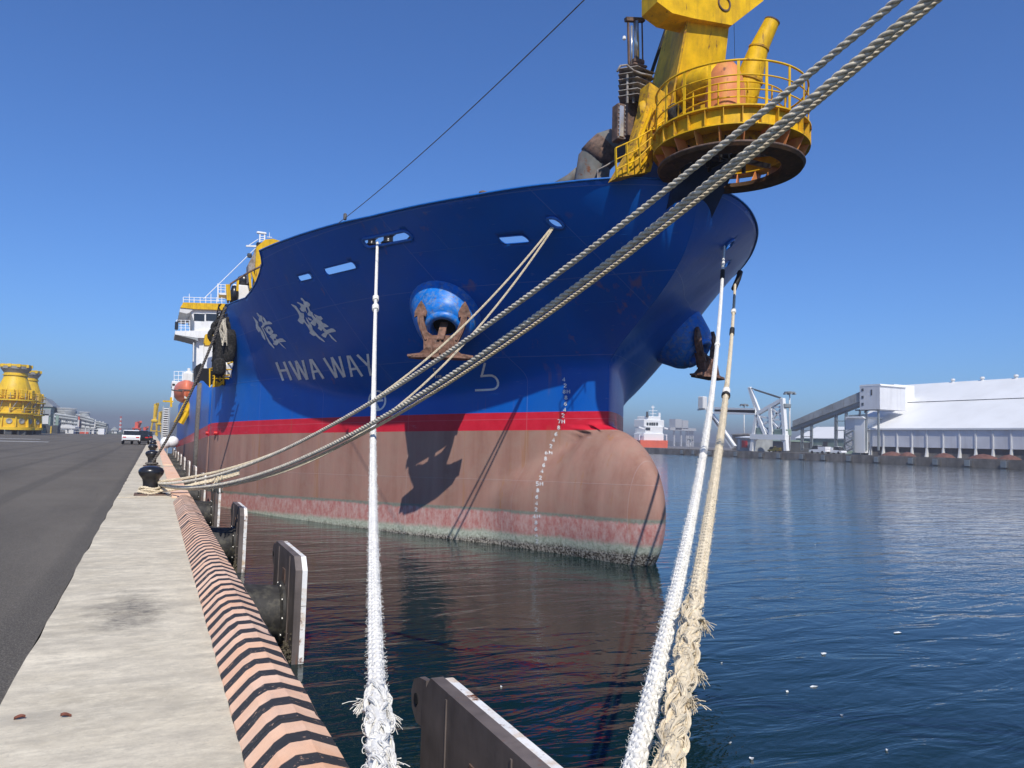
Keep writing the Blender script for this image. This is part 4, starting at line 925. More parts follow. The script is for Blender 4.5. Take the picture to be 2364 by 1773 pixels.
m = MB(); m.ext([B(x, y, -3) for x, y in ((471, 790), (474, 772), (492, 767), (494, 790), (488, 797), (474, 797))], (0, 1.5, 0)); m.build('crane_jib_head', 'yellow_paint', dredger)
# lower bridge deck block with railings and the fore mast
q = at(425, 887, Y=85); m = MB(); m.cbox(q + np.array((.2, 2, 0)), (2.7, 4.2, .55), .05); m.build('boat_deck', 'white_paint', dredger)
m = MB(); m.beam(at(401, 886, Y=85), at(396, 930, Y=85), .2, .25); m.beam(at(400, 888, Y=85), at(412, 888, Y=85), .15, .3); m.build('deck_strut', 'white_paint', dredger)
m = MB(); m.ext([at(x, y, Y=86) for x, y in ((402, 892), (412, 892), (416, 905), (404, 912))], (0, 2, 0)); m.build('under_deck_gear', 'plant_dark', dredger)
m = MB()
for t in (857, 866, 875): m.tube([at(402, t + 1, Y=85), at(450, t, Y=85)], .035, 6)
for px in (402, 412, 421, 431, 441, 449): m.beam(at(px, 857, Y=85), at(px, 882, Y=85), .05, .05)
m.build('stern_rail', 'white_rail', dredger)
m = MB(); m.beam(at(436, 850, Y=85), at(436, 884, Y=85), .25, .25); m.beam(at(431, 858, Y=85), at(441, 858, Y=85), .2, .2); m.cbox(at(434, 872, Y=84.8), (1.0, .4, 1.1), .1); m.build('davit_head', 'white_paint', dredger)
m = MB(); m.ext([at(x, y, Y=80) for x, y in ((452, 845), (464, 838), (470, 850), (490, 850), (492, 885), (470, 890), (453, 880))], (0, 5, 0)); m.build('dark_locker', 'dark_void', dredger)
# radar mast
MY = 100.0
def Mm(px, py): return at(px, py, Y=MY)
m = MB()
for px in (600, 611): m.beam(Mm(px, 541), Mm(px - 1, 572), .16, .16)
for py in (546, 551, 556, 561, 566): m.beam(Mm(600, py), Mm(611, py), .08, .08)
m.beam(Mm(568, 568), Mm(598, 569), .25, .2); m.beam(Mm(575, 566), Mm(596, 552), .08, .08); m.beam(Mm(597, 538), Mm(615, 541), .1, .1); m.beam(Mm(622, 537), Mm(622, 549), .06, .06); m.beam(Mm(616, 547), Mm(628, 548), .08, .08)
mast = m.build('radar_mast', 'white_paint', dredger)
m = MB(); m.cbox(Mm(604, 538), (1.2, .3, .3), .08); m.build('radar_scanner', 'white_paint', mast)
m = MB(); m.cbox(Mm(601, 568), (1.0, .8, .8), .1); m.build('mast_winch', 'black_iron', mast)
m = MB(); m.tube([Mm(590, 573), Mm(470, 690)], .05, 5); m.build('mast_stay', 'white_rail', mast)
m = MB(); m.lathe([(.02, .3), (.25, .25), (.3, 0), (.25, -.25), (.02, -.3)], Mm(576, 590), n=12); m.build('signal_ball', 'plant_dark', mast)
m = MB(); m.ext([at(x, y, Y=96) for x, y in ((505, 676), (527, 676), (527, 681), (507, 680))], (0, 3, 0)); m.build('upper_platform', 'white_paint', dredger)
m = MB()
for t in (657, 663, 669): m.tube([at(504, t, Y=96), at(528, t + 1, Y=96)], .04, 5)
for px in (504, 510, 520, 527): m.beam(at(px, 656, Y=96), at(px, 678, Y=96), .06, .06)
m.beam(at(503, 655, Y=96), at(503, 697, Y=96), .12, .12); m.build('platform_rail', 'white_rail', dredger)

# ---- lifeboat and its yellow davits
LY = 72.0
c = at(428, 908, Y=LY); m = MB(); vs = []; fs = []
L_, n = 6.4, 14
for i in range(n + 1):
    t = -1 + 2*i/n; wy = .95*(1 - abs(t)**2.6*.8); 
    for k in range(14):
        a = 2*math.pi*k/14; x = wy*math.cos(a); z = .85*math.sin(a)*(1 - .35*abs(t)**2) + (.25 if math.sin(a) > 0 else 0)
        vs.append(c + np.array((x, 3.2*t, z + .12*t*t)))
for i in range(n):
    for k in range(14): fs.append((i*14 + k, i*14 + (k + 1) % 14, i*14 + 14 + (k + 1) % 14, i*14 + 14 + k))
fs += [tuple(range(14)), tuple(range(n*14, n*14 + 14))]
m.add(vs, fs); lb = thing('lifeboat', 'orange enclosed lifeboat slung on the ship side by the bridge', 'lifeboat', c - np.array((0, 0, 1)))
m.build('lifeboat_shell', 'lifeboat_orange', lb, smooth=True)
m = MB(); m.tube([c + np.array((1.17*math.cos(a), -2.9 + .0, .12 + .1*math.sin(a))) for a in np.linspace(-math.pi, 0, 9)], .06, 6); m.box(c + np.array((0, -3.22, .12)), (1.3, .1, .1)); m.build('fender_belt', 'plant_dark', lb)
m = MB(); m.cbox(c + np.array((.15, -3.0, -.42)), (.62, .25, .42), .08); m.build('hatch', 'pale_building', lb)
m = MB()
for o_ in (0, 3.5): m.tube([at(466, 895, Y=66 + o_), at(447, 925, Y=66 + o_), at(428, 960, Y=66 + o_), at(418, 978, Y=66 + o_)], .22, 6)
m.tube([at(450, 895, Y=67), at(404, 975, Y=68)], .10, 6); m.build('lifeboat_davit', 'yellow_paint', dredger)
m = MB(); m.ext([at(x, y, Y=68) for x, y in ((412, 975), (405, 978), (413, 955), (422, 935), (440, 905), (456, 893), (450, 918), (434, 945))], (.0, 3, 0)); m.build('davit_cradle', 'yellow_paint', dredger)
m = MB(); m.beam(at(376, 926, Y=80), at(400, 927, Y=80), .15, .15); m.beam(at(395, 917, Y=80), at(395, 940, Y=80), .18, .18); m.build('gangway_davit', 'yellow_paint', dredger)
# upright gangway tower beside the hull
gt = thing('gangway_tower', 'tall narrow grey stair tower with many treads beside the ship side', 'gangway', at(385, 1014, Y=78) * np.array((1, 1, 0)) + np.array((0, 0, -1.6)))
x0, x1 = at(377, 940, Y=78)[0], at(392, 940, Y=78)[0]
m = MB()
for x in (x0, x1):
    for y in (78, 79.4): m.beam((x, y, -1.6), (x, y, at(385, 938, Y=78)[2]), .10, .10)
m.build('tower_frame', 'plant_grey', gt)
zt = at(385, 940, Y=78)[2]
m = MB(); m.box(((x0 + x1)/2, 78.4, zt*.5), (x1 - x0 - .25, .05, zt*0.96)); m.build('tower_back', 'plant_dark', gt)
for k in range(18):
    m = MB(); z = .15 + (zt - .3)*k/17; m.box(((x0 + x1)/2, 78.1, z), (x1 - x0 - .1, .45, .10)); m.build('tread', 'pale_building', gt)
# ================================================================== QUAY FURNITURE
# bollards: black mushroom castings on a base plate
def make_bollard():
    b = thing('bollard', '', 'bollard', (0, 0, 0), 'black mushroom bollards along the quay')
    m = MB(); m.lathe([(0.0, .66), (.09, .657), (.17, .640), (.235, .605), (.268, .555), (.272, .515), (.255, .462), (.215, .405), (.182, .36), (.165, .29), (.160, .20), (.170, .10), (.20, .045), (.235, .03)], n=40); m.build('bollard_post', 'black_iron', b, smooth=True)
    m = MB(); m.cbox((0, 0, .012), (.66, .62, .036), .008); m.build('base_plate', 'rust_plate', b)
    for i in range(6):
        t = math.pi*i/3 + .26; m = MB(); m.lathe([(.0, .055), (.022, .052), (.026, .03)], (.25*math.cos(t), .25*math.sin(t), 0), n=6); m.build('bolt', 'black_iron', b)
    return b
bol = make_bollard(); bol.location = (0, 19.6, 0); bol['label'] = 'nearest black mushroom bollard on the cope with several mooring ropes round its foot'
dup(bol, (0, 35.7, 0), label='second black mushroom bollard along the quay, with a single dark rope on it')
dup(bol, (0, 51.8, 0), label='third black mushroom bollard along the quay, small behind the second one')
dup(bol, (0, 67.9, 0), label='fourth black mushroom bollard along the quay, almost hidden behind the third')
dup(bol, (0, 84.0, 0), label='farthest black mushroom bollard, beside the parked dark car')
dup(bol, (.36, .62, 0), label='black bollard by the camera that holds the three nearest white ropes')
# fenders: cone on the wall, steel panel with a white low-friction face
def make_fender():
    f = thing('quay_fender', '', 'fender', (2.0, 0, -.35), 'cone fenders along the quay wall')
    o = np.array((2.0, 0, -.35)); PX = 2.0
    m = MB(); vs = []
    hw, top, bot, ch = 1.085, -.35, -2.6, .18
    out = [(-hw + ch, top), (hw - ch, top), (hw, top - ch), (hw, bot), (-hw, bot), (-hw, top - ch)]
    m.ext([(PX, y, z) for y, z in out], (.10, 0, 0)); pn = m.build('panel', 'panel_steel', f)
    # white facing split in pads
    for i, (y0, y1) in enumerate(((-hw + .01, -.36), (-.35, .35), (.36, hw - .01))):
        for z0, z1 in ((top - .01, -1.05), (-1.06, -1.86), (-1.87, bot)):
            yy0, yy1 = y0, y1
            q = [(y0, z1), (y1, z1), (y1, z0), (y0, z0)]
            if z0 > -.5 and i == 0: q = [(y0, z1), (y1, z1), (y1, z0), (y0 + ch, z0), (y0, z0 - ch)]
            if z0 > -.5 and i == 2: q = [(y0, z1), (y1, z1), (y1, z0 - ch), (y1 - ch, z0), (y0, z0)]
            m = MB(); m.ext([(PX + .101, y, z) for y, z in q], (.075, 0, 0)); m.build('facing_pad', 'panel_face', pn)
    # lifting lug at the far top corner, name plate, chain bracket
    m = MB(); pr = [(hw - .05, top - .42), (hw + .16, top - .44), (hw + .28, top - .36), (hw + .31, top - .24), (hw + .25, top - .13), (hw + .12, top - .08), (hw - .05, top - .06)]
    m.ext([(PX + .01, y, z) for y, z in pr], (.05, 0, 0)); lg = m.build('lifting_lug', 'panel_steel', pn)
    m = MB(); m.lathe([(.0, -.004), (.045, -.004), (.045, .06), (0, .06)], (PX + .006, hw + .17, top - .26), (1, 0, 0), 14); m.build('lug_hole', 'dark_void', pn)
    m = MB(); m.cbox((PX - .005, -.05, top - .42), (.012, .26, .22), .004); m.build('maker_plate', 'rust_plate', pn)
    for y in (-.55, .55):
        m = MB(); m.box((PX - .004, y, -1.4), (.010, .02, 2.0)); m.build('weld_rib', 'panel_steel', pn)
    # growth at the waterline
    rng = random.Random(4); m = MB()
    for k in range(420):
        y = rng.uniform(-hw, hw); z = WZ + abs(rng.gauss(0, .13)); s_ = rng.uniform(.012, .035)
        x = rng.choice((PX, PX + .175)); m.add([(x - s_, y, z), (x, y - s_, z - s_*.5), (x + s_, y, z), (x, y + s_, z - s_*.4), (x, y, z + s_)], [(0, 1, 4), (1, 2, 4), (2, 3, 4), (3, 0, 4)])
    tag(m.build('growth', 'growth', pn), kind='stuff')
    # rubber cone with flanges
    cz = -1.35
    m = MB(); m.lathe([(.62, .0), (.62, .06), (.52, .10), (.50, .30), (.44, .80), (.42, 1.06), (.48, 1.10), (.48, 1.145)], (.852, 0, cz), (1, 0, 0), 32); cn = m.build('cone', 'fender_rubber', f, auto=40)
    for i in range(10):
        t = 2*math.pi*i/10; m = MB(); m.cyl((1.93, .455*math.cos(t), cz + .455*math.sin(t)), (1.945, .455*math.cos(t), cz + .455*math.sin(t)), .022, n=6); m.build('bolt', 'chrome_rod', cn)
    return f
fen = make_fender(); fen.location = (2.0, 4.735, -.35)
fen['label'] = 'nearest grey fender panel with a white edge, cut off by the bottom of the picture'
ordn = ['second', 'third', 'fourth', 'fifth', 'sixth', 'seventh', 'eighth', 'ninth', 'tenth', 'eleventh', 'twelfth']
for k in range(11):
    lab = {0: 'second fender panel from the camera, its big rubber cone in plain view', 1: 'third fender panel from the camera, a slanting shadow across its grey back'}.get(k, ordn[k] + ' white-edged fender panel from the camera in the row along the quay wall')
    dup(fen, (2.0, 4.735 + 8.05*(k + 1), -.35), label=lab)

# ================================================================== ROPES
def sagline(A, B_, sag, n, droop=None):
    A = np.asarray(A, float); B_ = np.asarray(B_, float); t = np.linspace(0, 1, n)[:, None]
    p = A + (B_ - A)*t; p[:, 2:3] -= sag*4*t*(1 - t); return p
def resample(path, step):
    P_ = np.asarray(path, float); d = np.r_[0, np.cumsum(np.linalg.norm(np.diff(P_, axis=0), axis=1))]
    n = max(3, int(d[-1]/step)); s_ = np.linspace(0, d[-1], n); return np.stack([np.interp(s_, d, P_[:, k]) for k in range(3)], 1), s_
def frames(P_):
    T = np.gradient(P_, axis=0); T /= np.linalg.norm(T, axis=1, keepdims=True)
    a = nrm(np.cross(T[0], (0.3, 0.2, 1))); A = []; B_ = []
    for t in T:
        a = nrm(a - t*(a @ t)); A.append(a); B_.append(np.cross(t, a))
    return np.array(A), np.array(B_)
def laid(mb, path, dia, strands=3, pitch=None, seg=14, sides=6, rad=None):
    """laid rope: strands wound round the path"""
    pitch = pitch or dia*3.4; P_, s_ = resample(path, pitch/seg); A, B_ = frames(P_)
    ro = dia*.27; rs = dia*.27
    for k in range(strands):
        ph = 2*math.pi*(s_/pitch + k/strands); c, sn = np.cos(ph)[:, None], np.sin(ph)[:, None]
        mb.tube(P_ + ro*(A*c + B_*sn), rs, sides)
def plaited(mb, path, dia, pairs=4, pitch=None, seg=16, sides=5, fuzz=0, rng=None):
    """eight-strand plaited rope: two sets of strands crossing over and under"""
    pitch = pitch or dia*3.6; P_, s_ = resample(path, pitch/seg); A, B_ = frames(P_); rs = dia*.165
    for sgn in (1, -1):
        for k in range(pairs):
            ph = sgn*2*math.pi*s_/pitch + 2*math.pi*k/pairs + (0 if sgn > 0 else math.pi/pairs)
            rad = dia*.345*(1 + .16*sgn*np.cos(2*math.pi*s_/pitch*pairs))[:, None]
            mb.tube(P_ + rad*(A*np.cos(ph)[:, None] + B_*np.sin(ph)[:, None]), rs, sides)
    if fuzz:
        rng = rng or random.Random(1); L = s_[-1]
        for _ in range(int(fuzz*L)):
            i = rng.randrange(2, len(P_) - 2); t = rng.uniform(0, 2*math.pi); r0 = dia*.5
            d = A[i]*math.cos(t) + B_[i]*math.sin(t); tt = nrm(P_[i + 1] - P_[i]); l = rng.uniform(.10, .38)*dia
            q = P_[i] + d*r0*.95; mb.tube([q, q + d*l*.6 + tt*l*rng.uniform(-.6, .6), q + d*l + tt*l*rng.uniform(-1.2, 1.2)], dia*.012, 3, cap=False)
ROPES = []
def rope(name, mb, mat, label, base, group='mooring ropes', cat='rope'):
    r = thing(name, label, cat, base, group); mb.build('strands', mat, r, smooth=True); return r
FOOT = np.array((0, 19.6, .10))
# heavy laid ropes from the first bollard to a ship beyond the picture
E1 = at(2072, 0, D=4.5); E2 = at(2142, 0, D=4.3); E3 = at(2152, 12, D=4.42)
def beyond(A, E, k): return A + (E - A)*k
for (px, py, D, dia, sag, lab, mat, off) in ((2072, 0, 5.2, .056, 2.0, 'uppermost thick laid rope crossing the bow from the first bollard to the top edge', 'rope_grey', (.16, -.02, .16)),
                                             (2142, 0, 5.2, .066, 2.5, 'thickest laid rope, middle of the three running to the top right corner', 'rope_grey', (.20, .02, .12)),
                                             (2152, 12, 5.3, .043, 2.6, 'thinner laid rope lying just under the thickest one', 'rope_cream', (.22, .06, .09))):
    A = FOOT + np.array(off); E = at(px, py, D=D); k = 1/1.55; q = A + (E + np.array((0, 0, sag*4*k*(1 - k))) - A)*1.55
    pth = sagline(A, q, sag, 90); m = MB(); laid(m, pth, dia, 3, seg=12, sides=6); rope('laid_rope', m, mat, lab, A)
# pair from the bow fairlead to the first bollard, hanging slack
for k, (s_, o_, lab) in enumerate(((1.5, (.12, -.05, .20), 'upper of the two slack ropes from the round bow fairlead down to the bollard'), (2.05, (.24, .03, .12), 'lower of the two slack ropes from the round bow fairlead down to the bollard'))):
    A = on_hull(1275 + 4*k, 523, -.10); m = MB(); pth = np.vstack([A + np.array((.6, .5, .05)), sagline(A + hnorm(A[1], A[2])*.12, FOOT + np.array(o_), s_, 60)])
    plaited(m, pth, .062, 4, seg=10, sides=4); rope('slack_rope', m, 'rope_cream', lab, FOOT + np.array(o_))
# turns round the bollard foot and the knotted bundle
m = MB()
for k, (r, z) in enumerate(((.215, .075), (.235, .11), (.225, .165), (.25, .06))):
    t = np.linspace(R(20), R(330), 40); laid(m, [(r*math.cos(a), 19.6 + r*math.sin(a), z + .02*math.sin(3*a + k)) for a in t], .055, 3, seg=10)
rope('rope_turns', m, 'rope_cream', 'rope turns lying round the foot of the nearest mushroom bollard', (0, 19.6, .03))
m = MB()
for k in range(5):
    a = np.array((.20, 19.6 - .20 + .09*k, .10 + .02*(k % 3))); b = np.array((.95, 19.55 - .06 + .03*k, .24 + .02*(k % 2))); c_ = np.array((1.9, 19.4 + .03*k, .50 + .05*(k % 3)))
    laid(m, np.vstack([sagline(a, b, .03, 12), sagline(b, c_, .02, 12)[1:]]), .06, 3, seg=10)
rng = random.Random(8); q0 = np.array((1.45, 19.48, .38))
for k in range(26):
    d = nrm((rng.uniform(-.5, .5), rng.uniform(-.6, .6), rng.uniform(-1, .3))); m.tube([q0 + d*.02, q0 + d*rng.uniform(.10, .2), q0 + d*.2 + np.array((0, 0, -.16))], .009, 4)
t = np.linspace(0, 4*math.pi, 60); m.tube([(1.40 + .012*a, 19.48 + .085*math.cos(a), .36 + .012*a*.5 + .085*math.sin(a)) for a in t], .022, 6)
rope('rope_bundle', m, 'rope_cream', 'knotted bundle of rope eyes reaching over the quay edge from the nearest bollard', (.4, 19.5, 0.0))
m = MB(); laid(m, [(-.02, 19.0, .04), (-.06, 18.75, .03), (-.30, 18.62, .02), (-.62, 18.66, .018)], .012, 3); rope('loose_twine', m, 'rope_cream', 'thin loose twine end trailing on the cope before the nearest bollard', (-.3, 18.7, 0), None, 'twine')
# near ropes to the bollard by the camera
NB = np.array((.36, .62, .25))
def near_rope(px, py, E, dia, sag, mat, lab, fuzz, port=False, hullpt=None):
    A = on_hull(px, py, -.12) if hullpt is None else np.asarray(hullpt); m = MB()
    p = sagline(A, E, sag, 80); p = np.vstack([A + nrm(A - np.asarray(E))*.5, p])
    plaited(m, p, dia, 4, seg=14, sides=5); r = rope('plaited_rope', m, mat, lab, E)
    # loose yarns, thickest near the eye
    f = MB(); rg = random.Random(px); k = len(p); plaited_fuzz(f, p[int(k*.55):], dia, fuzz, rg); tag(f.build('loose_yarns', mat, r), kind='stuff')
    return r, p
def plaited_fuzz(mb, path, dia, per_m, rng):
    P_, s_ = resample(path, dia*.3); A, B_ = frames(P_)
    for _ in range(int(per_m*s_[-1])):
        i = rng.randrange(2, len(P_) - 2); t = rng.uniform(0, 2*math.pi); d = A[i]*math.cos(t) + B_[i]*math.sin(t); tt = nrm(P_[i + 1] - P_[i]); l = rng.uniform(.08, .30)*dia
        q = P_[i] + d*dia*.48; mb.tube([q, q + d*l*.6 + tt*l*rng.uniform(-.6, .6), q + d*l*.9 + tt*l*rng.uniform(-1.2, 1.2)], dia*.011, 3, cap=False)
r1, p1 = near_rope(866, 566, (.30, .80, .28), .080, 2.0, 'rope_white', 'white plaited rope hanging straight down from the roller fairlead, frayed splice at the bottom', 330)
r5, p5 = near_rope(1679, 568, (.47, 1.0, .28), .071, 1.4, 'rope_white', 'left, cleaner white plaited rope of the pair from the far bow', 420)
A6 = at(1697, 657, Y=19.0)
r6, p6 = near_rope(1703, 662, (.60, 1.0, .28), .071, .8, 'rope_cream', 'right, cream frayed rope of the pair from the far bow, with knots', 420, hullpt=A6)
# splice of the first rope: a thick tangle of tucked strands and loops
def arc_pt(p, y_px_from):
    return p
def splice(parent, path, d0, d1, dia, mat, seed, grow=1.45, tuft=True, pitch=.075):
    """tucked strands from distance d0 to d1 (metres from the camera end): short bulging bundles of yarn laid both ways"""
    P_, s_ = resample(path[::-1], .01); k0 = np.searchsorted(s_, d0); k1 = np.searchsorted(s_, d1); Q = P_[k0:k1]; A, B_ = frames(Q); rng = random.Random(seed); m = MB(); n = len(Q)
    def surf(i, th, r): i = min(max(i, 0), n - 1); return Q[i] + r*(A[i]*math.cos(th) + B_[i]*math.sin(th))
    rings = int((d1 - d0)/pitch)
    for r_ in range(rings):
        for c in range(5):
            th = 2*math.pi*c/5 + r_*.72 + rng.uniform(-.25, .25); i0 = int(n*(r_ + rng.uniform(-.2, .2))/rings); ln = rng.uniform(9, 15); dth = rng.choice((-1, 1))*rng.uniform(.5, 1.0); big = rng.uniform(.8, 1.15); tp = min(1.0, (n - i0)/(n*.10) + .35)
            for y in range(9):
                o = (y - 4)/4; pts = []
                for t in np.linspace(0, 1, 7):
                    bul = math.sin(math.pi*t); rad = dia*(.34 + .20*bul*(1 - .55*o*o))*grow*big*tp
                    pts.append(surf(int(i0 + ln*t + o*2.4*dth), th + dth*t + o*.34*(.35 + .65*bul) + rng.uniform(-.03, .03), rad))
                m.tube(pts, dia*rng.uniform(.030, .044), 4)
    m.tube(Q[::5], dia*.36*grow, 8)
    for k in range(int(60*(d1 - d0))):      # loose yarn loops
        i = rng.randrange(6, n - 8); t = rng.uniform(0, 2*math.pi); d = A[i]*math.cos(t) + B_[i]*math.sin(t); e = -A[i]*math.sin(t) + B_[i]*math.cos(t); tt = nrm(Q[min(n - 1, i + 2)] - Q[i]); c = Q[i] + d*dia*.48*grow; ra = rng.uniform(.08, .22)*dia; sk = rng.uniform(-.8, .8)
        m.tube([c + d*ra*.8*math.sin(a) + (e + tt*sk)*ra*math.cos(a) for a in np.linspace(-.4, math.pi + .4, 8)], dia*rng.uniform(.014, .026), 4)
    if tuft:                  # cut strand ends sticking out
        for j, (fr, ang) in enumerate(((.97, 2.6), (.90, .4), (.62, .2), (.45, 5.8))):
            i = int((n - 10)*fr); d = A[i]*math.cos(ang) + B_[i]*math.sin(ang); tt = nrm(Q[min(n - 1, i + 2)] - Q[i - 2])
            for k in range(70):
                o_ = (A[i]*rng.gauss(0, 1) + B_[i]*rng.gauss(0, 1))*dia*.13; c = Q[i] + d*dia*.38*grow + o_; l = dia*rng.uniform(.25, .6)
                m.tube([c, c + d*l*.6 + o_*.5 - tt*l*.1, c + d*l*.75 + o_*1.1 - tt*l*.55 + np.array((0, 0, -.2*l))], dia*.020, 4)
    return m.build('splice', mat, parent, smooth=True)
def seizing(parent, path, D, dia, mat, name='seizing', l=.16, turns=7):
    i = np.argmin(np.abs(((path - EYE) @ _f) - D)); P_, s_ = resample(path, .02); i = int(np.argmin(np.abs(((P_ - EYE) @ _f) - D))); A, B_ = frames(P_); m = MB(); T = nrm(P_[i + 1] - P_[i])
    t = np.linspace(0, 2*math.pi*turns, turns*12); m.tube([P_[i] + T*l*(a/t[-1] - .5) + dia*.52*(A[i]*math.cos(a) + B_[i]*math.sin(a)) for a in t], min(l/turns*.5, dia*.16), 5); return m.build(name, mat, parent, smooth=True)
splice(r1, p1, 1.0, 2.85, .080, 'rope_white', 3)
splice(r6, p6, .9, 2.9, .071, 'rope_cream', 9, 1.35)
seizing(r1, p1, 19.6, .12, 'rope_white', 'knot', .30, 5); seizing(r1, p1, 18.9, .13, 'rope_white', 'knot', .34, 5)
seizing(r6, p6, 11.2, .085, 'rope_white', 'knot', .30, 6); seizing(r6, p6, 10.9, .10, 'tape_black', 'tape', .10, 4); seizing(r6, p6, 17.5, .085, 'tape_black', 'tape', .8, 14); seizing(r6, p6, 20.3, .10, 'rope_white', 'knot', .5, 5); seizing(r5, p5, 14.2, .08, 'rope_white', 'knot', .16, 4)
seizing(r5, p5, 20.0, .085, 'tape_black', 'tape', .9, 12)
m = MB(); a6 = at(1709, 628, Y=19.2); m.tube([a6, (a6 + A6)/2 + np.array((.03, 0, 0)), A6 - np.array((.05, 0, .15))], .09, 8); m.build('chafe_sleeve', 'tape_black', r6, smooth=True)
# eyes of the near ropes dropped over the bollard by the camera
m = MB()
for E, r in (((.30, .80, .28), .20), ((.45, 1.0, .28), .235), ((.60, 1.0, .28), .215)):
    E = np.array(E); t = np.linspace(0, 2*math.pi, 40); plaited(m, [NB + np.array((r*math.cos(a), r*math.sin(a), .02*math.sin(2*a) - .05)) for a in t], .075, 4, seg=10); e = nrm((E - NB)*np.array((1, 1, 0))); plaited(m, [NB + e*r + np.array((0, 0, -.03)), E], .08, 4, seg=10)
rope('rope_eyes', m, 'rope_white', 'white rope eyes dropped over the bollard beside the camera', (.3, .55, .05))
# dark rope from the recess to the second bollard
m = MB(); A = at(521, 709, X=2.35); p = sagline(A, (.02, 35.55, .16), .55, 50); laid(m, p, .11, 3, seg=10); t = np.linspace(0, 2*math.pi, 24); laid(m, [(.215*math.cos(a), 35.7 + .215*math.sin(a), .11) for a in t], .09, 3)
rope('dark_rope', m, 'rope_dark', 'dark stained rope from the recess behind the forecastle down to the second bollard', (.02, 35.55, .05))
# chafe wrap on it where it passes the fenders
# wire from the bulwark up out of the picture
m = MB(); A = on_hull(780, 516, .0); E = at(1325, 0, D=13.0); laid(m, sagline(A, A + (E - A)*1.3, .25, 40), .024, 3, seg=6, sides=4)
wr = rope('wire_rope', m, 'wire_steel', 'thin steel wire rising from the bulwark to the top edge of the picture', A, 'wires', 'wire')
m = MB(); q = A + (E - A)*.055; m.cbox(q, (.10, .10, .22), .03, None); m.build('shackle', 'wire_steel', wr)
m = MB(); A = at(1697, 170, Y=16.2); m.tube([A, at(1694, 30, Y=16.2)], .008, 4); m.tube([at(1675, 140, Y=16), at(1668, 60, Y=16)], .01, 4); m.build('hoist_wire', 'wire_steel', dredger)
# two white net buoys between ship and quay
for px, py, lab in ((383, 1022, 'white round buoy fender at the foot of the stair tower, nearer the quay'), (399, 1020, 'white round buoy fender at the foot of the stair tower, nearer the ship')):
    q = at(px, py, Y=62); m = MB(); b = thing('buoy_fender', lab, 'buoy', q - np.array((0, 0, .4)), 'white buoy fenders')
    m.lathe([(0, .42), (.2, .38), (.36, .22), (.42, 0), (.36, -.22), (.2, -.38), (.08, -.42)], q, n=18); m.build('buoy_body', 'white_paint', b, smooth=True)
    m = MB(); m.tube([q + np.array((.1*math.cos(a), 0, .44 + .1*math.sin(a))) for a in np.linspace(0, 2*math.pi, 13)[:-1]], .025, 6, closed=True); m.build('buoy_eye', 'rope_dark', b)
# foam scraps floating on the water
SCR = [(1902, 1511, .11, 'largest white foam scrap floating right of the ropes, tipped on one corner'), (2072, 1462, .09, 'pale flat scrap floating far right of the two bow ropes'), (1880, 1586, .06, 'thin curved white sliver floating below the large foam scrap'), (1735, 1753, .06, 'white foam crumb low in the water near the bottom edge right of the ropes'), (1685, 1716, .045, 'small flat foam crumb just right of the frayed cream rope'), (1666, 1531, .04, 'tiny foam crumb beside the knot of the cream rope'), (1817, 1598, .04, 'tiny foam crumb left of the curved sliver'), (1943, 1652, .045, 'small foam crumb alone in the dark water right of centre'), (1882, 1258, .04, 'tiny foam crumb out on the open water below the far shed'), (2046, 1733, .04, 'tiny foam crumb near the lower right corner'), (1157, 1586, .03, 'tiny crumb floating beyond the nearest fender panel')]
for k, (px, py, s_, lab) in enumerate(SCR):
    q = at(px, py, Z=WZ); rng = random.Random(k + 40); m = MB(); vs = []
    for i in range(7):
        t = 2*math.pi*i/7; r_ = s_*.6*rng.uniform(.6, 1.1); vs.append(q + np.array((r_*math.cos(t)*(2.2 if k in (1, 2) else 1), r_*math.sin(t)*.7, .004 + rng.uniform(0, .02))))
    vs.append(q + np.array((0, 0, s_*.3))); vs.append(q + np.array((0, 0, -.02))); m.add(vs, [(i, (i + 1) % 7, 7) for i in range(7)] + [((i + 1) % 7, i, 8) for i in range(7)])
    o = m.build('foam_scrap', 'foam'); origin_to(o, q); tag(o, lab, 'scrap', 'foam scraps on the water')
# ================================================================== FAR BANK (right)
SX = 215.0
def Sx(px, py, X=SX): return at(px, py, X=X)
shed = thing('storage_shed', 'huge white gabled storage shed on the far bank at the right edge', 'shed', (SX + 40, 120, 0))
y_end = Sx(1982, 990)[1]; ye, yr = y_end, at(2062, 889, X=250)[1]; ze = 8.8; zr = 26.0; xr = 250.0; yn_ = 40.0
m = MB(); zm = ze + (zr - ze)*.55; xm = SX - 1.2 + (xr - SX + 1.2)*.55; ym = ye + (yr - ye)*.55
m.add([(SX - 1.2, ye + 1, ze), (SX - 1.2, yn_, ze), (xm, yn_, zm), (xm, ym + .5, zm)], [(0, 1, 2, 3)]); m.add([(SX - 1.2, ye + 1, ze - .5), (SX - 1.2, yn_, ze - .5), (SX - 1.2, yn_, ze), (SX - 1.2, ye + 1, ze)], [(0, 1, 2, 3)])
m.build('lower_roof', 'shed_white', shed)
m = MB(); m.add([(xm - .3, ym + .5, zm + .14), (xm - .3, yn_, zm + .14), (xr, yn_, zr), (xr, yr, zr)], [(0, 1, 2, 3)]); m.add([(xr, yr, zr), (xr, yn_, zr), (285, yn_, ze), (285, ye, ze)], [(0, 1, 2, 3)]); m.add([(SX - 1.2, ye + 1, ze), (xm, ym + .5, zm), (xr, yr, zr), (285, ye, ze)], [(0, 1, 2, 3)])
m.build('upper_roof', 'shed_white', shed)
m = MB(); m.box((SX + 30, (ye + yn_)/2, 4.4), (59, ye - yn_, 8.6)); m.build('bay_shade_core', 'plant_dark', shed)  # dark colour stands for the shade inside the open lower bays
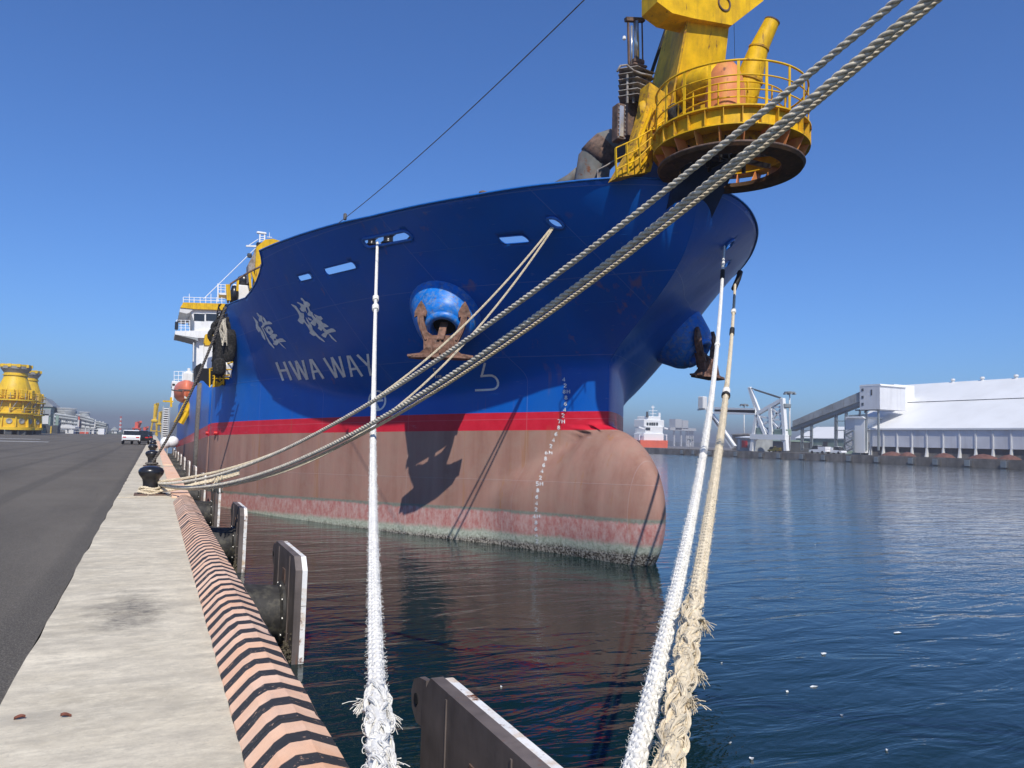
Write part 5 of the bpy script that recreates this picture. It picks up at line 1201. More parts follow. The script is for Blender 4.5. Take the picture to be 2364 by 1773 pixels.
cols = [1993, 2013, 2043, 2075, 2109, 2143, 2181, 2219, 2256, 2296, 2338, 2380, 2430]
cy = [Sx(px, 1010)[1] for px in cols]
for k, (a, b) in enumerate(zip(cy[:-1], cy[1:])):
    m = MB(); z0 = 4.2 if k == 0 else 2.9
    m.box((SX - .45, (a + b)/2, (z0 + ze - .5)/2), (.5, abs(a - b) - .4, ze - .5 - z0)); m.build('wall_panel', 'shed_wall', shed)
    if k != 0:
        m = MB(); m.box((SX - .1, (a + b)/2, .65), (.3, abs(a - b) - .5, 1.3)); m.build('plinth', 'far_quay_wall', shed)
for y in cy:
    m = MB(); m.ext([(SX - .9, y - .22, ze - .5), (SX - .1, y - .22, ze - .5), (SX - .1, y - .22, 0), (SX - 1.5, y - .22, 0), (SX - 1.2, y - .22, 1.2), (SX - .9, y - .22, 2.8)], (0, .44, 0)); m.build('column', 'shed_column', shed)
for px in (2200, 2268, 2346):
    q = at(px, 878, X=xr); m = MB(); m.lathe([(.5, -.4), (.5, .5), (.8, .5), (.6, 1.1), (0, 1.2)], (xr, q[1], zr), n=10); m.build('roof_vent', 'shed_column', shed)
# transfer house at the shed head, with windows and stair
th = thing('transfer_house', 'tall grey and white conveyor head house standing at the end of the shed roof', 'building', (SX + 2, Sx(2005, 1040)[1], 0))
def block(root, fx0, fx1, fy0, fy1, sx1, X, name, dep=0):
    """a block with its end face (towards lower y px0..px1) and its lit face"""
    a = at(fx0, fy1, X=X); b = at(fx1, fy1, X=X); t0 = at(fx0, fy0, X=X); c = at(sx1, fy1, X=X)
    return a, b, c, t0
def facade(px0, px1, py0, py1, X, depth):
    """box whose water-side face spans the given pixels on plane X"""
    a = at(px0, py1, X=X); b = at(px1, py0, X=X); return ((X + depth/2, (a[1] + b[1])/2, (a[2] + b[2])/2), (depth, abs(a[1] - b[1]), abs(b[2] - a[2])))
c, d = facade(1985, 2031, 890, 946, 212, 12); m = MB(); m.box(c, d); m.build('head_house_wall', 'shed_wall', th)
m = MB(); m.ext([at(x, y, X=211.95) for x, y in ((1983, 893), (1986, 888.5), (2031, 886), (2034, 890))], (13, 0, 0)); m.build('head_house_roof', 'shed_white', th)
c, d = facade(2031.3, 2064, 887, 990, 227, 10); m = MB(); m.box(c, d); m.build('lit_side_bay', 'shed_white', th)  # whiter colour paints in the sunlit side of the grey house
for px, py in ((1991, 900), (1991, 917), (1991, 933), (2035, 917)):
    c, d = facade(px - 2.2, px + 2.2, py - 3.2, py + 3.2, 211.9 if px < 2000 else 213.4, .2); m = MB(); m.box(c, d); m.build('window', 'glass_dark', th)
c, d = facade(2010, 2013, 899, 912, 211.9, .3); m = MB(); m.box(c, d); m.build('door', 'plant_dark', th)
m = MB()
for a, b in (((1985, 946), (1985, 1040)), ((2000, 946), (2000, 1040)), ((2028, 946), (2028, 1040)), ((1975, 947), (2030, 946)), ((1998, 945), (2030, 918)), ((1996, 952), (2030, 925)), ((1960, 960), (1998, 958))): m.beam(at(*a, X=213), at(*b, X=213), .5, .5)
m.build('support_steel', 'gallery_grey', th)
# lower house with zig-zag stair
lh = thing('lower_house', 'small white house with an outside zig-zag stair below the conveyor head', 'building', (SX, Sx(1975, 1040)[1], 0))
c, d = facade(1952, 1973, 964, 1040, 213, 8); m = MB(); m.box(c, d); m.build('house_wall', 'shed_wall', lh)
c, d = facade(1973.3, 1996, 964, 1045, 212.6, 9); m = MB(); m.box(c, d); m.build('house_bay', 'shed_white', lh)
m = MB(); m.ext([at(x, y, X=212) for x, y in ((1951, 965), (1953, 962), (1990, 961), (1996, 966))], (10, 0, 0)); m.build('house_roof', 'shed_white', lh)
for k in range(5):
    a = (1950, 1044 - 10*k); b = (1970, 1034 - 10*k)
    if k % 2: a, b = (1970, 1044 - 10*k), (1950, 1034 - 10*k)
    m = MB(); m.beam(at(*a, X=210.5), at(*b, X=210.5), .8, .35); m.beam(at(a[0], a[1] - 6, X=210.3), at(b[0], b[1] - 6, X=210.3), .12, .12); m.build('stair_flight', 'gallery_grey', lh)
m = MB()
for px in (1949, 1971): m.beam(at(px, 992, X=210.4), at(px, 1046, X=210.4), .25, .25)
m.build('stair_frame', 'gallery_grey', lh)
# inclined conveyor gallery in panels on trestles
cg = thing('conveyor_gallery', 'long grey inclined conveyor gallery climbing to the head house', 'conveyor', (SX, Sx(1900, 1000)[1], 0))
xs = [1829, 1833, 1878, 1898, 1922, 1947, 1972, 1986]
tp = lambda x: 972 + (904 - 972)*(x - 1829)/(1986 - 1829); bp = lambda x: 985 + (926 - 985)*(x - 1829)/(1986 - 1829)
for a, b in zip(xs[:-1], xs[1:]):
    m = MB(); m.ext([at(x, y, X=212.5) for x, y in ((a + .4, tp(a)), (b - .4, tp(b)), (b - .4, bp(b)), (a + .4, bp(a)))], (3.4, 0, 0)); m.build('gallery_panel', 'plant_grey', cg)
m = MB(); m.ext([at(x, y, X=213) for x, y in ((1826, bp(1826)), (1987, bp(1987)), (1987, bp(1987) + 9), (1826, bp(1826) + 9))], (2.6, 0, 0)); m.build('belt_girder', 'gallery_grey', cg)
for a, b in ((1850, 1875), (1928, 1955)):
    y0 = bp((a + b)/2) + 8; m = MB()
    for px in (a, a + 4, b - 3, b): m.beam(at(px, y0 - 2, X=213.5), at(px, 1040, X=213.5), .45, .45)
    for t in np.linspace(y0, 1036, 5): m.beam(at(a, t, X=213.4), at(b, t, X=213.4), .25, .25)
    m.build('trestle', 'gallery_grey', cg)
# ship loader: white lattice portal
sl_ = thing('ship_loader', 'white lattice ship loader with raised boom on the far quay', 'ship loader', at(1775, 1040, X=196))
Z6 = lambda x, y, X=196: at(1700 + .18083*x, 860 + .18083*y, X=X)
def lat(name, segs, w_, mat, X=196):
    m = MB()
    for x0, y0, x1, y1 in segs: m.beam(Z6(x0, y0, X), Z6(x1, y1, X), w_, w_)
    m.build(name, mat, sl_)
lat('mast', [(160, 190, 265, 520), (175, 190, 295, 500)], .8, 'shed_white')
lat('tie_rods', [(190, 200, 575, 322), (235, 222, 560, 328)], .4, 'gallery_grey')
lat('boom', [(-260, 470, 262, 490), (-260, 500, 262, 510)], 1.7, 'shed_white')
lat('boom_leg', [(-370, 470, -40, 960), (-350, 480, -20, 950)], 1.2, 'shed_white')
for i, leg in enumerate([(265, 530, 205, 960), (275, 540, 380, 800), (590, 330, 640, 1000), (440, 440, 455, 800), (205, 960, 200, 1000)]): lat('leg', [leg], 1.3, 'shed_white')
lat('top_chord', [(265, 530, 590, 345)], 1.2, 'shed_white')
for br in [(440, 440, 600, 600), (600, 440, 450, 600), (440, 600, 610, 600), (440, 440, 600, 440), (450, 610, 540, 720), (605, 610, 530, 720), (300, 560, 440, 590), (360, 650, 440, 610), (340, 700, 450, 790), (245, 690, 340, 700), (205, 880, 290, 830), (540, 830, 635, 900)]: lat('brace', [br], .7, 'shed_white')
lat('sill_beam', [(195, 818, 645, 828)], 1.8, 'shed_white')
for x0, y0, x1, y1, mt, nm in ((470, 720, 625, 810, 'plant_green', 'machine_house'), (250, 700, 330, 790, 'plant_green', 'hopper_box'), (560, 395, 620, 450, 'gallery_grey', 'sheave_house')):
    m = MB(); p0, p1_ = Z6(x0, y1, 195.5), Z6(x1, y0, 195.5); m.cbox((197, (p0[1] + p1_[1])/2, (p0[2] + p1_[2])/2), (3, abs(p0[1] - p1_[1]), abs(p1_[2] - p0[2])), .2); m.build(nm, mt, sl_)
q = at(1622, 930, X=196); m = MB(); m.cbox(q, (2.2, 3.4, 5.0), .3); m.beam(q + np.array((0, -2, -2.5)), q + np.array((0, 3, -2.7)), .5, .5); m.build('boom_head', 'pale_building', sl_)
# light masts
def mast_(px, y0, y1, X, lab):
    b = at(px, y1, X=X); t = at(px, y0, X=X); r = thing('light_mast', lab, 'light mast', b, 'light masts on the far quay'); m = MB(); m.cyl(b, t, .35, .22, 10); m.build('mast_pole', 'shed_column', r, smooth=True)
    m = MB(); m.lathe([(.3, -.4), (1.9, -.2), (1.9, .2), (.3, .4)], t, n=12); hd = m.build('lamp_ring', 'gallery_grey', r)
    for k in range(6): a = math.pi*k/3; m = MB(); m.cbox(t + np.array((1.8*math.cos(a), 1.8*math.sin(a), -.5)), (.7, .7, .5), .1); m.build('lamp', 'plant_grey', hd)
mast_(1823, 906, 1040, 199, 'taller light mast on the far quay just right of the lattice loader')
mast_(1718, 934, 1030, 250, 'shorter light mast seen above the loader boom')
mast_(1594, 1014, 1036, 300, 'short distant pale mast between the two bow ropes')
# smaller sheds, tank hall, vehicles on the far quay
def hut(name, lab, cat, px0, px1, py0, py1, X, dep, mat, roofmat, door=None, slope=.6):
    r = thing(name, lab, cat, ((X + dep/2), at((px0 + px1)/2, py1, X=X)[1], 0)); c, d = facade(px0, px1, py0, py1, X, dep); top_ = c[2] + d[2]/2; c = (c[0], c[1], top_/2); d = (d[0], d[1], top_)
    m = MB(); m.box(c, d); m.build('wall', mat, r); m = MB(); y0, y1 = c[1] - d[1]/2 - .3, c[1] + d[1]/2 + .3
    m.ext([(X - .4, y0, top_), (X + dep/2, y0, top_ + slope), (X + dep + .4, y0, top_), (X + dep + .4, y0, top_ - .25), (X - .4, y0, top_ - .25)], (0, y1 - y0, 0)); m.build('roof', roofmat, r)
    for (a, b, e, f_, mt) in (door or []):
        cc, dd = facade(a, b, e, f_, X - .12, .2); m = MB(); m.box(cc, dd); m.build('door', mt, r)
    return r
hut('quay_hut', 'low grey hut with a red door panel at the left of the loader', 'building', 1700, 1736, 1010, 1040, 200, 10, 'plant_grey', 'shed_white', [(1712, 1725, 1017, 1033, 'lamp_red'), (1703, 1708, 1014, 1038, 'pale_building')])
hut('tank_hall', 'long pale low hall with a rounded roof behind the gallery trestles', 'building', 1838, 1952, 1012, 1040, 245, 24, 'plant_green', 'shed_white', [(1862, 1872, 1018, 1035, 'plant_dark'), (1900, 1910, 1020, 1035, 'plant_dark')], 5.0)
hut('dark_store', 'dark low store under the white lattice loader', 'building', 1740, 1815, 1018, 1040, 230, 12, 'plant_dark', 'plant_green')
hut('brown_store', 'brown roofed low store behind the hut on the far quay', 'building', 1690, 1730, 1003, 1030, 240, 12, 'far_quay_wall', 'far_quay_wall')
# stockpiles along the shed foot and in front
for k, (px, w_) in enumerate(((2060, 7), (2095, 5), (2180, 6), (2270, 8), (2330, 6))):
    q = at(px, 1052, X=209); m = MB(); m.lathe([(w_*.5, 0), (w_*.36, .7), (w_*.18, 1.2), (.05, 1.45)], (209, q[1], 0), n=14); o = m.build('scrap_pile', 'deck_red'); origin_to(o, (209, q[1], 0))
    tag(o, ['first', 'second', 'third', 'fourth', 'fifth'][k] + ' reddish pile from the left along the foot of the white shed', 'pile', 'reddish piles by the shed')
def vehicle(name, lab, c, L_, col, truck=False, rz=math.pi/2, grp=None):
    """small car or pickup: body profile, cabin glass, four wheels; faces local +x"""
    r = thing(name, lab, 'truck' if truck else 'car', (0, 0, 0), grp); k = L_/4.5
    body = [(-2.2, .35), (-2.25, .75), (-2.1, .95), (-1.2, 1.0), (1.0, .95), (2.1, .8), (2.25, .6), (2.2, .35)]
    m = MB(); m.ext([(x*k, -.86*k, z*k) for x, z in body], (0, 1.72*k, 0)); m.build('body', col, r)
    cab = [(-1.75, .97), (-1.25, 1.42), (.35, 1.45), (1.15, .95)] if not truck else [(-.1, .97), (.0, 1.75), (1.2, 1.7), (1.7, .95)]
    m = MB(); m.ext([(x*k, -.74*k, z*k) for x, z in cab], (0, 1.48*k, 0)); m.build('cabin_glass', 'glass_dark', r)
    m = MB(); top_ = cab[1], cab[2]; m.ext([(top_[0][0]*k + .06, -.70*k, top_[0][1]*k), (top_[1][0]*k - .06, -.70*k, top_[1][1]*k), (top_[1][0]*k - .1, -.70*k, top_[1][1]*k + .05), (top_[0][0]*k + .1, -.70*k, top_[0][1]*k + .05)], (0, 1.4*k, 0)); m.build('roof', col, r)
    if truck: m = MB(); m.box((-1.2*k, 0, 1.25*k), (2.0*k, 1.7*k, .55*k)); m.build('load_box', col, r)
    for x in (-1.4, 1.4):
        for y in (-.80, .80):
            m = MB(); m.lathe([(.0, -.1*k), (.22*k, -.1*k), (.33*k, -.06*k), (.33*k, .06*k), (.22*k, .1*k), (0, .1*k)], (x*k, y*k, .33*k), (0, 1, 0), 16); m.build('wheel', 'tyre', r)
    for y in (-.62, .62):
        m = MB(); m.cbox((-2.22*k, y*k, .74*k), (.07, .34*k, .13*k), .02); m.build('tail_light', 'lamp_red', r)
    m = MB(); m.box((-2.26*k, 0, .42*k), (.06, 1.6*k, .10*k)); m.build('bumper', 'tyre', r)
    r.location = tuple(c); r.rotation_euler = (0, 0, rz); return r
q = at(1893, 1038, X=200); vehicle('work_truck', 'white truck parked on the far quay left of the stair house', (200, q[1], .002), 7, 'car_white', True, R(90))
q = at(1925, 1038, X=201); vehicle('work_truck', 'second white truck on the far quay, next to the zig-zag stair', (202, q[1], .002), 6.5, 'car_white', True, R(-90))
q = at(1788, 1036, X=200); vehicle('yellow_loader', 'small yellow vehicle under the lattice loader legs', (200, q[1], .002), 5, 'crane_yellow', True, R(90))
# far quay fenders
for k, px in enumerate((1576, 1602, 1640, 1700, 1758, 1800, 1853, 1903, 1962, 2026, 2105, 2162, 2236, 2320)):
    q = at(px, 1060, X=183.6); r = thing('far_fender', ['first', 'second', 'third', 'fourth', 'fifth', 'sixth', 'seventh', 'eighth', 'ninth', 'tenth', 'eleventh', 'twelfth', 'thirteenth', 'fourteenth'][k] + ' dark fender block from the orange ship, far quay wall', 'fender', (183.6, q[1], -.4), 'fender blocks on the far quay wall')
    m = MB(); m.cbox((183.4, q[1], -.95), (.8, 1.7, 1.7), .15); m.build('block', 'plant_dark', r); m = MB(); m.cbox((182.95, q[1], -.95), (.12, 1.4, 1.5), .03); m.build('pad', 'gallery_grey', r)
# bollards on far quay edge / low kerb
m = MB(); m.box((184.4, 760, .12), (.5, 1470, .25)); o = m.build('far_kerb', 'far_quay_wall'); origin_to(o, (184.4, 760, 0)); tag(o, 'low concrete kerb running along the edge of the far quay', 'kerb')
# orange supply ship lying end-on at the far corner
OY = 345.0
def O(px, py, d=0.0): return at(px, py, Y=OY + d)
os_ = thing('supply_ship', 'white and orange supply ship lying end-on beyond the bulbous bow', 'ship', O(1510, 1043)*np.array((1, 1, 0)) + np.array((0, 0, WZ)))
zb = WZ - O(1510, 1042)[2]
m = MB(); m.ext([O(x, y) for x, y in ((1478, 1016), (1480, 1043), (1536, 1043), (1541, 1036), (1542, 1017))], (9, 30, 0)); m.build('hull', 'supply_orange', os_)
for (x0, x1, y0, y1, d, nm) in ((1487, 1533, 1001, 1018, 3, 'deck_house'), (1490, 1531, 984, 1002, 4, 'upper_house'), (1487, 1534, 970, 986, 5, 'bridge'), (1494, 1526, 962, 971, 6, 'bridge_roof')):
    a, b = O(x0, y1, d), O(x1, y0, d); m = MB(); m.cbox(((a[0] + b[0])/2, OY + d + 5, (a[2] + b[2])/2), (abs(b[0] - a[0]), 10, abs(b[2] - a[2])), .3); hs = m.build(nm, 'white_paint', os_)
    if nm == 'bridge':
        for wx in (1495, 1501, 1506, 1511, 1517): 
            p, q2 = O(wx - 2, 982.5, d - .2), O(wx + 2, 975.5, d - .2); m = MB(); m.box(((p[0] + q2[0])/2, OY + d - .1, (p[2] + q2[2])/2), (abs(q2[0] - p[0]), .3, abs(q2[2] - p[2]))); m.build('window', 'glass_dark', hs)
    if nm == 'upper_house':
        p, q2 = O(1491, 993, d - .2), O(1501, 987, d - .2); m = MB(); m.box(((p[0] + q2[0])/2, OY + d - .1, (p[2] + q2[2])/2), (abs(q2[0] - p[0]), .3, abs(q2[2] - p[2]))); m.build('window', 'glass_dark', hs)
m = MB()
for a, b, w_ in (((1507, 936), (1507, 964), .4), ((1503, 940), (1511, 940), .5), ((1498, 948), (1517, 948), .25), ((1500, 955), (1515, 955), .3), ((1522, 953), (1522, 964), 1.0), ((1475, 986), (1487, 990), .8), ((1534, 988), (1541, 990), .8), ((1476, 1004), (1476, 1018), .4), ((1539, 1004), (1539, 1018), .4), ((1476, 1004), (1487, 1004), .3), ((1534, 1004), (1540, 1004), .3)): m.beam(O(*a, 7 if a[1] < 965 else 2), O(*b, 7 if a[1] < 965 else 2), w_, w_)
m.build('mast_and_rails', 'white_rail', os_)
m = MB(); q = O(1494, 963, 6); m.cyl(q, q + np.array((0, 0, 3)), .8, .6, 10); m.build('funnel', 'plant_dark', os_)
# far hazy works behind it
hw_ = thing('hazy_works', 'faint pale works buildings dissolving in the haze between supply ship and ropes', 'building', (900, 1250, 0))
for (x0, x1, y0, y1, nm) in ((1552, 1567, 968, 992, 'block'), (1568, 1582, 971, 990, 'block'), (1540, 1600, 989, 993, 'gallery')):
    a, b = at(x0, y1, Y=1250), at(x1, y0, Y=1250); m = MB(); m.box(((a[0] + b[0])/2, 1250, (a[2] + b[2])/2), (abs(b[0] - a[0]), 20, abs(b[2] - a[2]))); m.build(nm, 'pale_building', hw_)
for px in (1585, 1589, 1594, 1599, 1556, 1572):
    m = MB(); a, b = at(px, 992, Y=1250), at(px, 1024, Y=1250); m.beam(a, b*np.array((1, 1, 0)), 3.0, 3.0); m.build('stack_leg', 'pale_building', hw_)

# ================================================================== LEFT BACKGROUND
def make_tp():
    """offshore tower base piece: flared yellow drum with decks, rails and a steel flange head; about 15 m tall"""
    t = thing('tower_base', '', 'tower piece', (0, 0, 0), 'yellow offshore tower pieces'); hgt = 15.0
    m = MB(); m.lathe([(4.6, 0), (4.6, .6), (3.9, .62), (3.9, 3.6), (4.8, 3.62), (4.8, 3.9), (3.55, 3.92), (3.5, 6.6), (4.9, 6.65), (4.9, 6.95), (3.45, 6.97), (3.35, 9.4), (3.0, 10.4), (2.5, 11.6), (2.3, 12.4), (2.55, 12.45), (2.55, 12.7), (2.35, 12.75), (2.35, 13.2)], n=36); m.build('drum', 'tower_yellow', t, auto=35)
    m = MB(); m.lathe([(2.35, 13.1), (2.7, 13.6), (3.05, 14.0), (3.1, 14.6), (2.6, 14.62)], n=36); m.build('flange_head', 'tower_steel', t, auto=35)
    m = MB(); m.lathe([(2.6, 14.6), (3.12, 14.6), (3.12, 15), (2.6, 15)], n=36)
    for k in range(10): a = 2*math.pi*k/10; m.box((2.95*math.cos(a), 2.95*math.sin(a), 14.7), (.7, .7, .7))
    m.build('top_ring', 'tower_yellow', t, auto=35)
    for k in range(10):
        a = 2*math.pi*k/10 + .3; u_ = np.array((math.cos(a), math.sin(a), 0)); m = MB()
        m.lathe([(.5, -.06), (.62, -.06), (.62, .25), (.5, .25), (.02, .1)], u_*3.78 + np.array((0, 0, 2.0)), u_, 16); m.build('port', 'tower_steel', t)
        m = MB(); tg = np.array((-u_[1], u_[0], 0)); a2 = a + .31; u2 = np.array((math.cos(a2), math.sin(a2), 0)); t2 = np.array((-u2[1], u2[0], 0)); m.ext([u2*3.85 + np.array((0, 0, 3.55)) - t2*.1, u2*4.15 + np.array((0, 0, 3.55)) - t2*.1, u2*4.55 + np.array((0, 0, .65)) - t2*.1, u2*3.85 + np.array((0, 0, .65)) - t2*.1], t2*.2); m.build('gusset', 'tower_yellow', t)
        m = MB(); m.ext([u2*2.4 + np.array((0, 0, 11.9)) - t2*.12, u2*3.6 + np.array((0, 0, 9.0)) - t2*.12, u2*3.3 + np.array((0, 0, 8.6)) - t2*.12, u2*2.3 + np.array((0, 0, 11.0)) - t2*.12], t2*.24); m.build('upper_gusset', 'tower_yellow', t)
        m = MB(); m.cbox(u_*3.75 + np.array((0, 0, 8.2)), (.9, 1.3, 2.0), .1, (u_, tg, (0, 0, 1))); m.build('cover_box', 'tower_yellow', t)
        m = MB(); m.beam(u_*4.1 + np.array((0, 0, 4.0)), u_*4.1 + np.array((0, 0, 6.6)), .22, .22); m.beam(u2*3.9 + np.array((0, 0, 7)), u2*3.9 + np.array((0, 0, 9.2)), .18, .18); m.build('deck_post', 'tower_yellow', t)
        m = MB(); m.beam(u_*3.7 + np.array((0, 0, 4.1)), u2*4.6 + np.array((0, 0, 6.6)), .16, .16); m.beam(u_*4.7 + np.array((0, 0, 3.9)), u_*4.7 + np.array((0, 0, 5.0)), .10, .10); m.beam(u_*4.8 + np.array((0, 0, 6.95)), u_*4.8 + np.array((0, 0, 8.4)), .10, .10); m.build('deck_brace', 'tower_steel', t)
    m = MB()
    for z, r in ((5.0, 4.7), (4.45, 4.7), (7.9, 4.8), (8.4, 4.8)): m.tube([(r*math.cos(a), r*math.sin(a), z) for a in np.linspace(0, 2*math.pi, 41)[:-1]], .06, 5, closed=True)
    m.build('deck_rail', 'tower_yellow', t)
    m = MB()
    for k in range(5): m.box((0, 0, -.8 + 0), (.1, .1, .1))
    for a in np.linspace(0, 2*math.pi, 9)[:-1]: m.box((3.6*math.cos(a), 3.6*math.sin(a), -.55), (1.2, 1.2, 1.1))
    m.build('support_block', 'plant_dark', t); return t
q = at(26, 1003, Z=0); tp_ = make_tp(); s_ = (at(26, 842, Y=q[1])[2])/16.1
tp_.location = (q[0], q[1], 1.1*s_); tp_.scale = (s_, s_, s_); tp_['label'] = 'nearer and taller yellow offshore tower piece at the left edge of the quay'
q = at(60, 1003, Z=0)*1.0; Y2 = q[1] + 9; zt2 = at(65, 856, Y=Y2)[2]; s2 = zt2/16.1; dup(tp_, (at(59, 990, Y=Y2)[0], Y2, 1.1*s2), .4, 'farther yellow offshore tower piece, half hidden behind the taller one', scale=(s2*.82, s2*.82, s2))
# works behind: on plane Y = 300
PY = 300.0
def Lb(px, py, Y=PY): return at(px, py, Y=Y)
Z1 = lambda x, y: (.22604*x, 800 + .22604*y)
def bld(name, lab, cat, x0, x1, y0, y1, mat, dep=18, Y=PY, roof=None, rmat=None, bits=(), grp=None):
    a = Lb(*Z1(x0, y1), Y); b = Lb(*Z1(x1, y0), Y); r = thing(name, lab, cat, ((a[0] + b[0])/2, Y + dep/2, 0), grp); m = MB(); m.box(((a[0] + b[0])/2, Y + dep/2, b[2]/2), (abs(b[0] - a[0]), dep, b[2])); m.build('wall', mat, r)
    if roof: m = MB(); m.ext([(a[0] - .5, Y - .5, b[2]), ((a[0] + b[0])/2, Y - .5, b[2] + roof), (b[0] + .5, Y - .5, b[2]), (b[0] + .5, Y - .5, b[2] - .4), (a[0] - .5, Y - .5, b[2] - .4)], (0, dep + 1, 0)); m.build('roof', rmat or mat, r)
    for (p0, p1_, q0_, q1_, mt, nm) in bits:
        c0, c1 = Lb(*Z1(p0, q1_), Y), Lb(*Z1(p1_, q0_), Y); m = MB(); m.box(((c0[0] + c1[0])/2, Y - .15, (c0[2] + c1[2])/2), (abs(c1[0] - c0[0]), .4, abs(c1[2] - c0[2]))); m.build(nm, mt, r)
    return r
bld('green_hall', 'grey-green works hall with a pitched roof right of the yellow tower pieces', 'building', 340, 525, 605, 900, 'plant_green', 25, 330, 3.0, 'plant_grey', [(345, 520, 640, 700, 'plant_grey', 'cladding_band'), (400, 425, 780, 900, 'plant_dark', 'door'), (430, 500, 690, 790, 'pale_building', 'cladding_band')])
bld('white_depot', 'white low depot with two dark doors left of the pipe racks', 'building', 590, 752, 822, 905, 'pale_building', 14, 290, .8, 'pale_building', [(610, 665, 852, 905, 'plant_dark', 'door'), (685, 700, 845, 870, 'plant_dark', 'window')])
bld('grey_store', 'dark grey low store standing beneath the yellow tower pieces', 'building', 300, 400, 800, 905, 'plant_grey', 10, 262, .6, 'plant_dark', [(310, 330, 830, 900, 'plant_green', 'door'), (350, 385, 820, 900, 'plant_dark', 'door')])
bld('dark_gatehouse', 'dark container block with a yellow post between hall and depot', 'building', 390, 590, 805, 908, 'plant_dark', 8, 272, None, None, [(510, 530, 815, 905, 'crane_yellow', 'post'), (430, 470, 830, 900, 'plant_green', 'door')])
bld('white_box', 'white flared control box standing alone beyond the apron', 'building', 1000, 1066, 838, 905, 'car_white', 8, 285)
bld('white_cottage', 'small white house left of the striped chimney', 'building', 1140, 1195, 850, 895, 'pale_building', 10, 420, 1.5, 'plant_grey', [(1150, 1160, 862, 890, 'plant_dark', 'door')])
bld('white_kiosk', 'small white flat roofed house right of the striped chimney', 'building', 1258, 1305, 852, 892, 'pale_building', 8, 420)
rng = random.Random(21)
# storage tanks
for k, (x0, x1, y0, y1, lab) in enumerate(((500, 545, 640, 800, 'slim upright silver tank between the green hall and the white depot'), (600, 690, 672, 800, 'wide pale tank with a domed top above the white depot'), (545, 780, 625, 690, 'long silver tank roof behind the domed tank'), (800, 920, 668, 700, 'low wide tank at the right of the pipe racks'))):
    a, b = Lb(*Z1(x0, y1), 340), Lb(*Z1(x1, y0), 340); r_ = (b[0] - a[0])/2; c = ((a[0] + b[0])/2, 340 + r_, 0); t = thing('storage_tank', lab, 'tank', c, 'tanks of the works'); m = MB(); h_ = b[2]; m.lathe([(r_, 0), (r_, h_*.86), (r_*.85, h_*.94), (r_*.4, h_*.99), (0, h_)], c, n=24); m.build('tank_shell', 'plant_grey' if k else 'pale_building', t, auto=30)
    m = MB(); m.tube([(c[0] + r_*1.01*math.cos(a_), c[1] + r_*1.01*math.sin(a_), h_*.86 + 1) for a_ in np.linspace(0, 2*math.pi, 25)[:-1]], .12, 4, closed=True); m.build('tank_rail', 'pale_building', t)
# pipe racks: frames in a row receding to the right
for j, (x0, x1, y0, y1, n, lab) in enumerate(((560, 790, 690, 830, 12, 'left pipe rack of the works with many thin columns'), (780, 960, 700, 900, 12, 'middle pipe rack with a red column'), (940, 1085, 760, 900, 10, 'right low pipe rack running toward the striped chimney'))):
    Yk = 310 + 14*j; r = thing('pipe_rack', lab, 'pipe rack', (Lb(*Z1((x0 + x1)/2, 900), Yk)[0], Yk, 0), 'pipe racks of the works')
    yt = lambda x: y0 + (y1 - y0)*.25*(x - x0)/(x1 - x0)
    for k in range(n):
        x = x0 + (x1 - x0)*k/(n - 1); t_ = Lb(*Z1(x, yt(x) - rng.uniform(0, 22)), Yk)
        m = MB(); m.beam((t_[0], Yk, 0), t_, .5, .5); m.beam((t_[0], Yk + 6, 0), t_ + np.array((0, 6, -1)), .5, .5); m.build('rack_column', 'pale_building' if k % 3 else 'plant_grey', r)
    m = MB()
    for f_ in (.35, .6, .85, 1.0):
        a, b = Lb(*Z1(x0, yt(x0)), Yk), Lb(*Z1(x1, yt(x1)), Yk); m.tube([(a[0], Yk - .4, a[2]*f_), (b[0], Yk - .4, b[2]*f_)], .35 if f_ < .7 else .5, 6); m.tube([(a[0], Yk + 3, a[2]*f_ - 1), (b[0], Yk + 3, b[2]*f_ - 1)], .5, 6)
    m.build('pipes', 'plant_grey', r)
    m = MB(); xm_ = x0 + (x1 - x0)*.12; t_ = Lb(*Z1(xm_, yt(xm_) + 10), Yk - 2); m.beam((t_[0], Yk - 2, 0), t_, .9, .9); m.build('riser', ('plant_green', 'crane_red', 'plant_grey')[j], r)
bld('far_works_row', 'row of low grey works roofs behind the right pipe rack', 'building', 930, 1085, 790, 900, 'plant_grey', 20, 380)
bld('gate_block', 'low grey gate building with red stripe at the foot of the racks', 'building', 790, 920, 850, 905, 'plant_grey', 8, 300, None, None, [(815, 905, 872, 890, 'crane_red', 'stripe')])
# perimeter fence posts and rail
fe = thing('perimeter_fence', 'low pale fence along the far end of the asphalt', 'fence', (-60, 283, 0))
m = MB(); m.beam((-140, 283, 1.6), (-16, 283, 1.6), .12, .12); m.beam((-140, 283, .8), (-16, 283, .8), .1, .1); m.build('fence_rail', 'pale_building', fe)
for k in range(32):
    m = MB(); m.beam((-140 + 4*k, 283, 0), (-140 + 4*k, 283, 1.9), .14, .14); m.build('fence_post', 'pale_building', fe)
# striped chimney
cY = 900.0; b = Lb(*Z1(1225, 890), cY); t = Lb(*Z1(1225, 712), cY); ch = thing('chimney', 'slender red and white striped chimney far beyond the apron', 'chimney', (b[0], cY, 0))
for k in range(8):
    z0, z1 = t[2]*k/8, t[2]*(k + 1)/8; m = MB(); m.cyl((b[0], cY, z0), (b[0], cY, z1), 1.3 - .05*k, 1.25 - .05*k, 12); m.build('chimney_band', 'crane_red' if k % 2 else 'pale_building', ch)
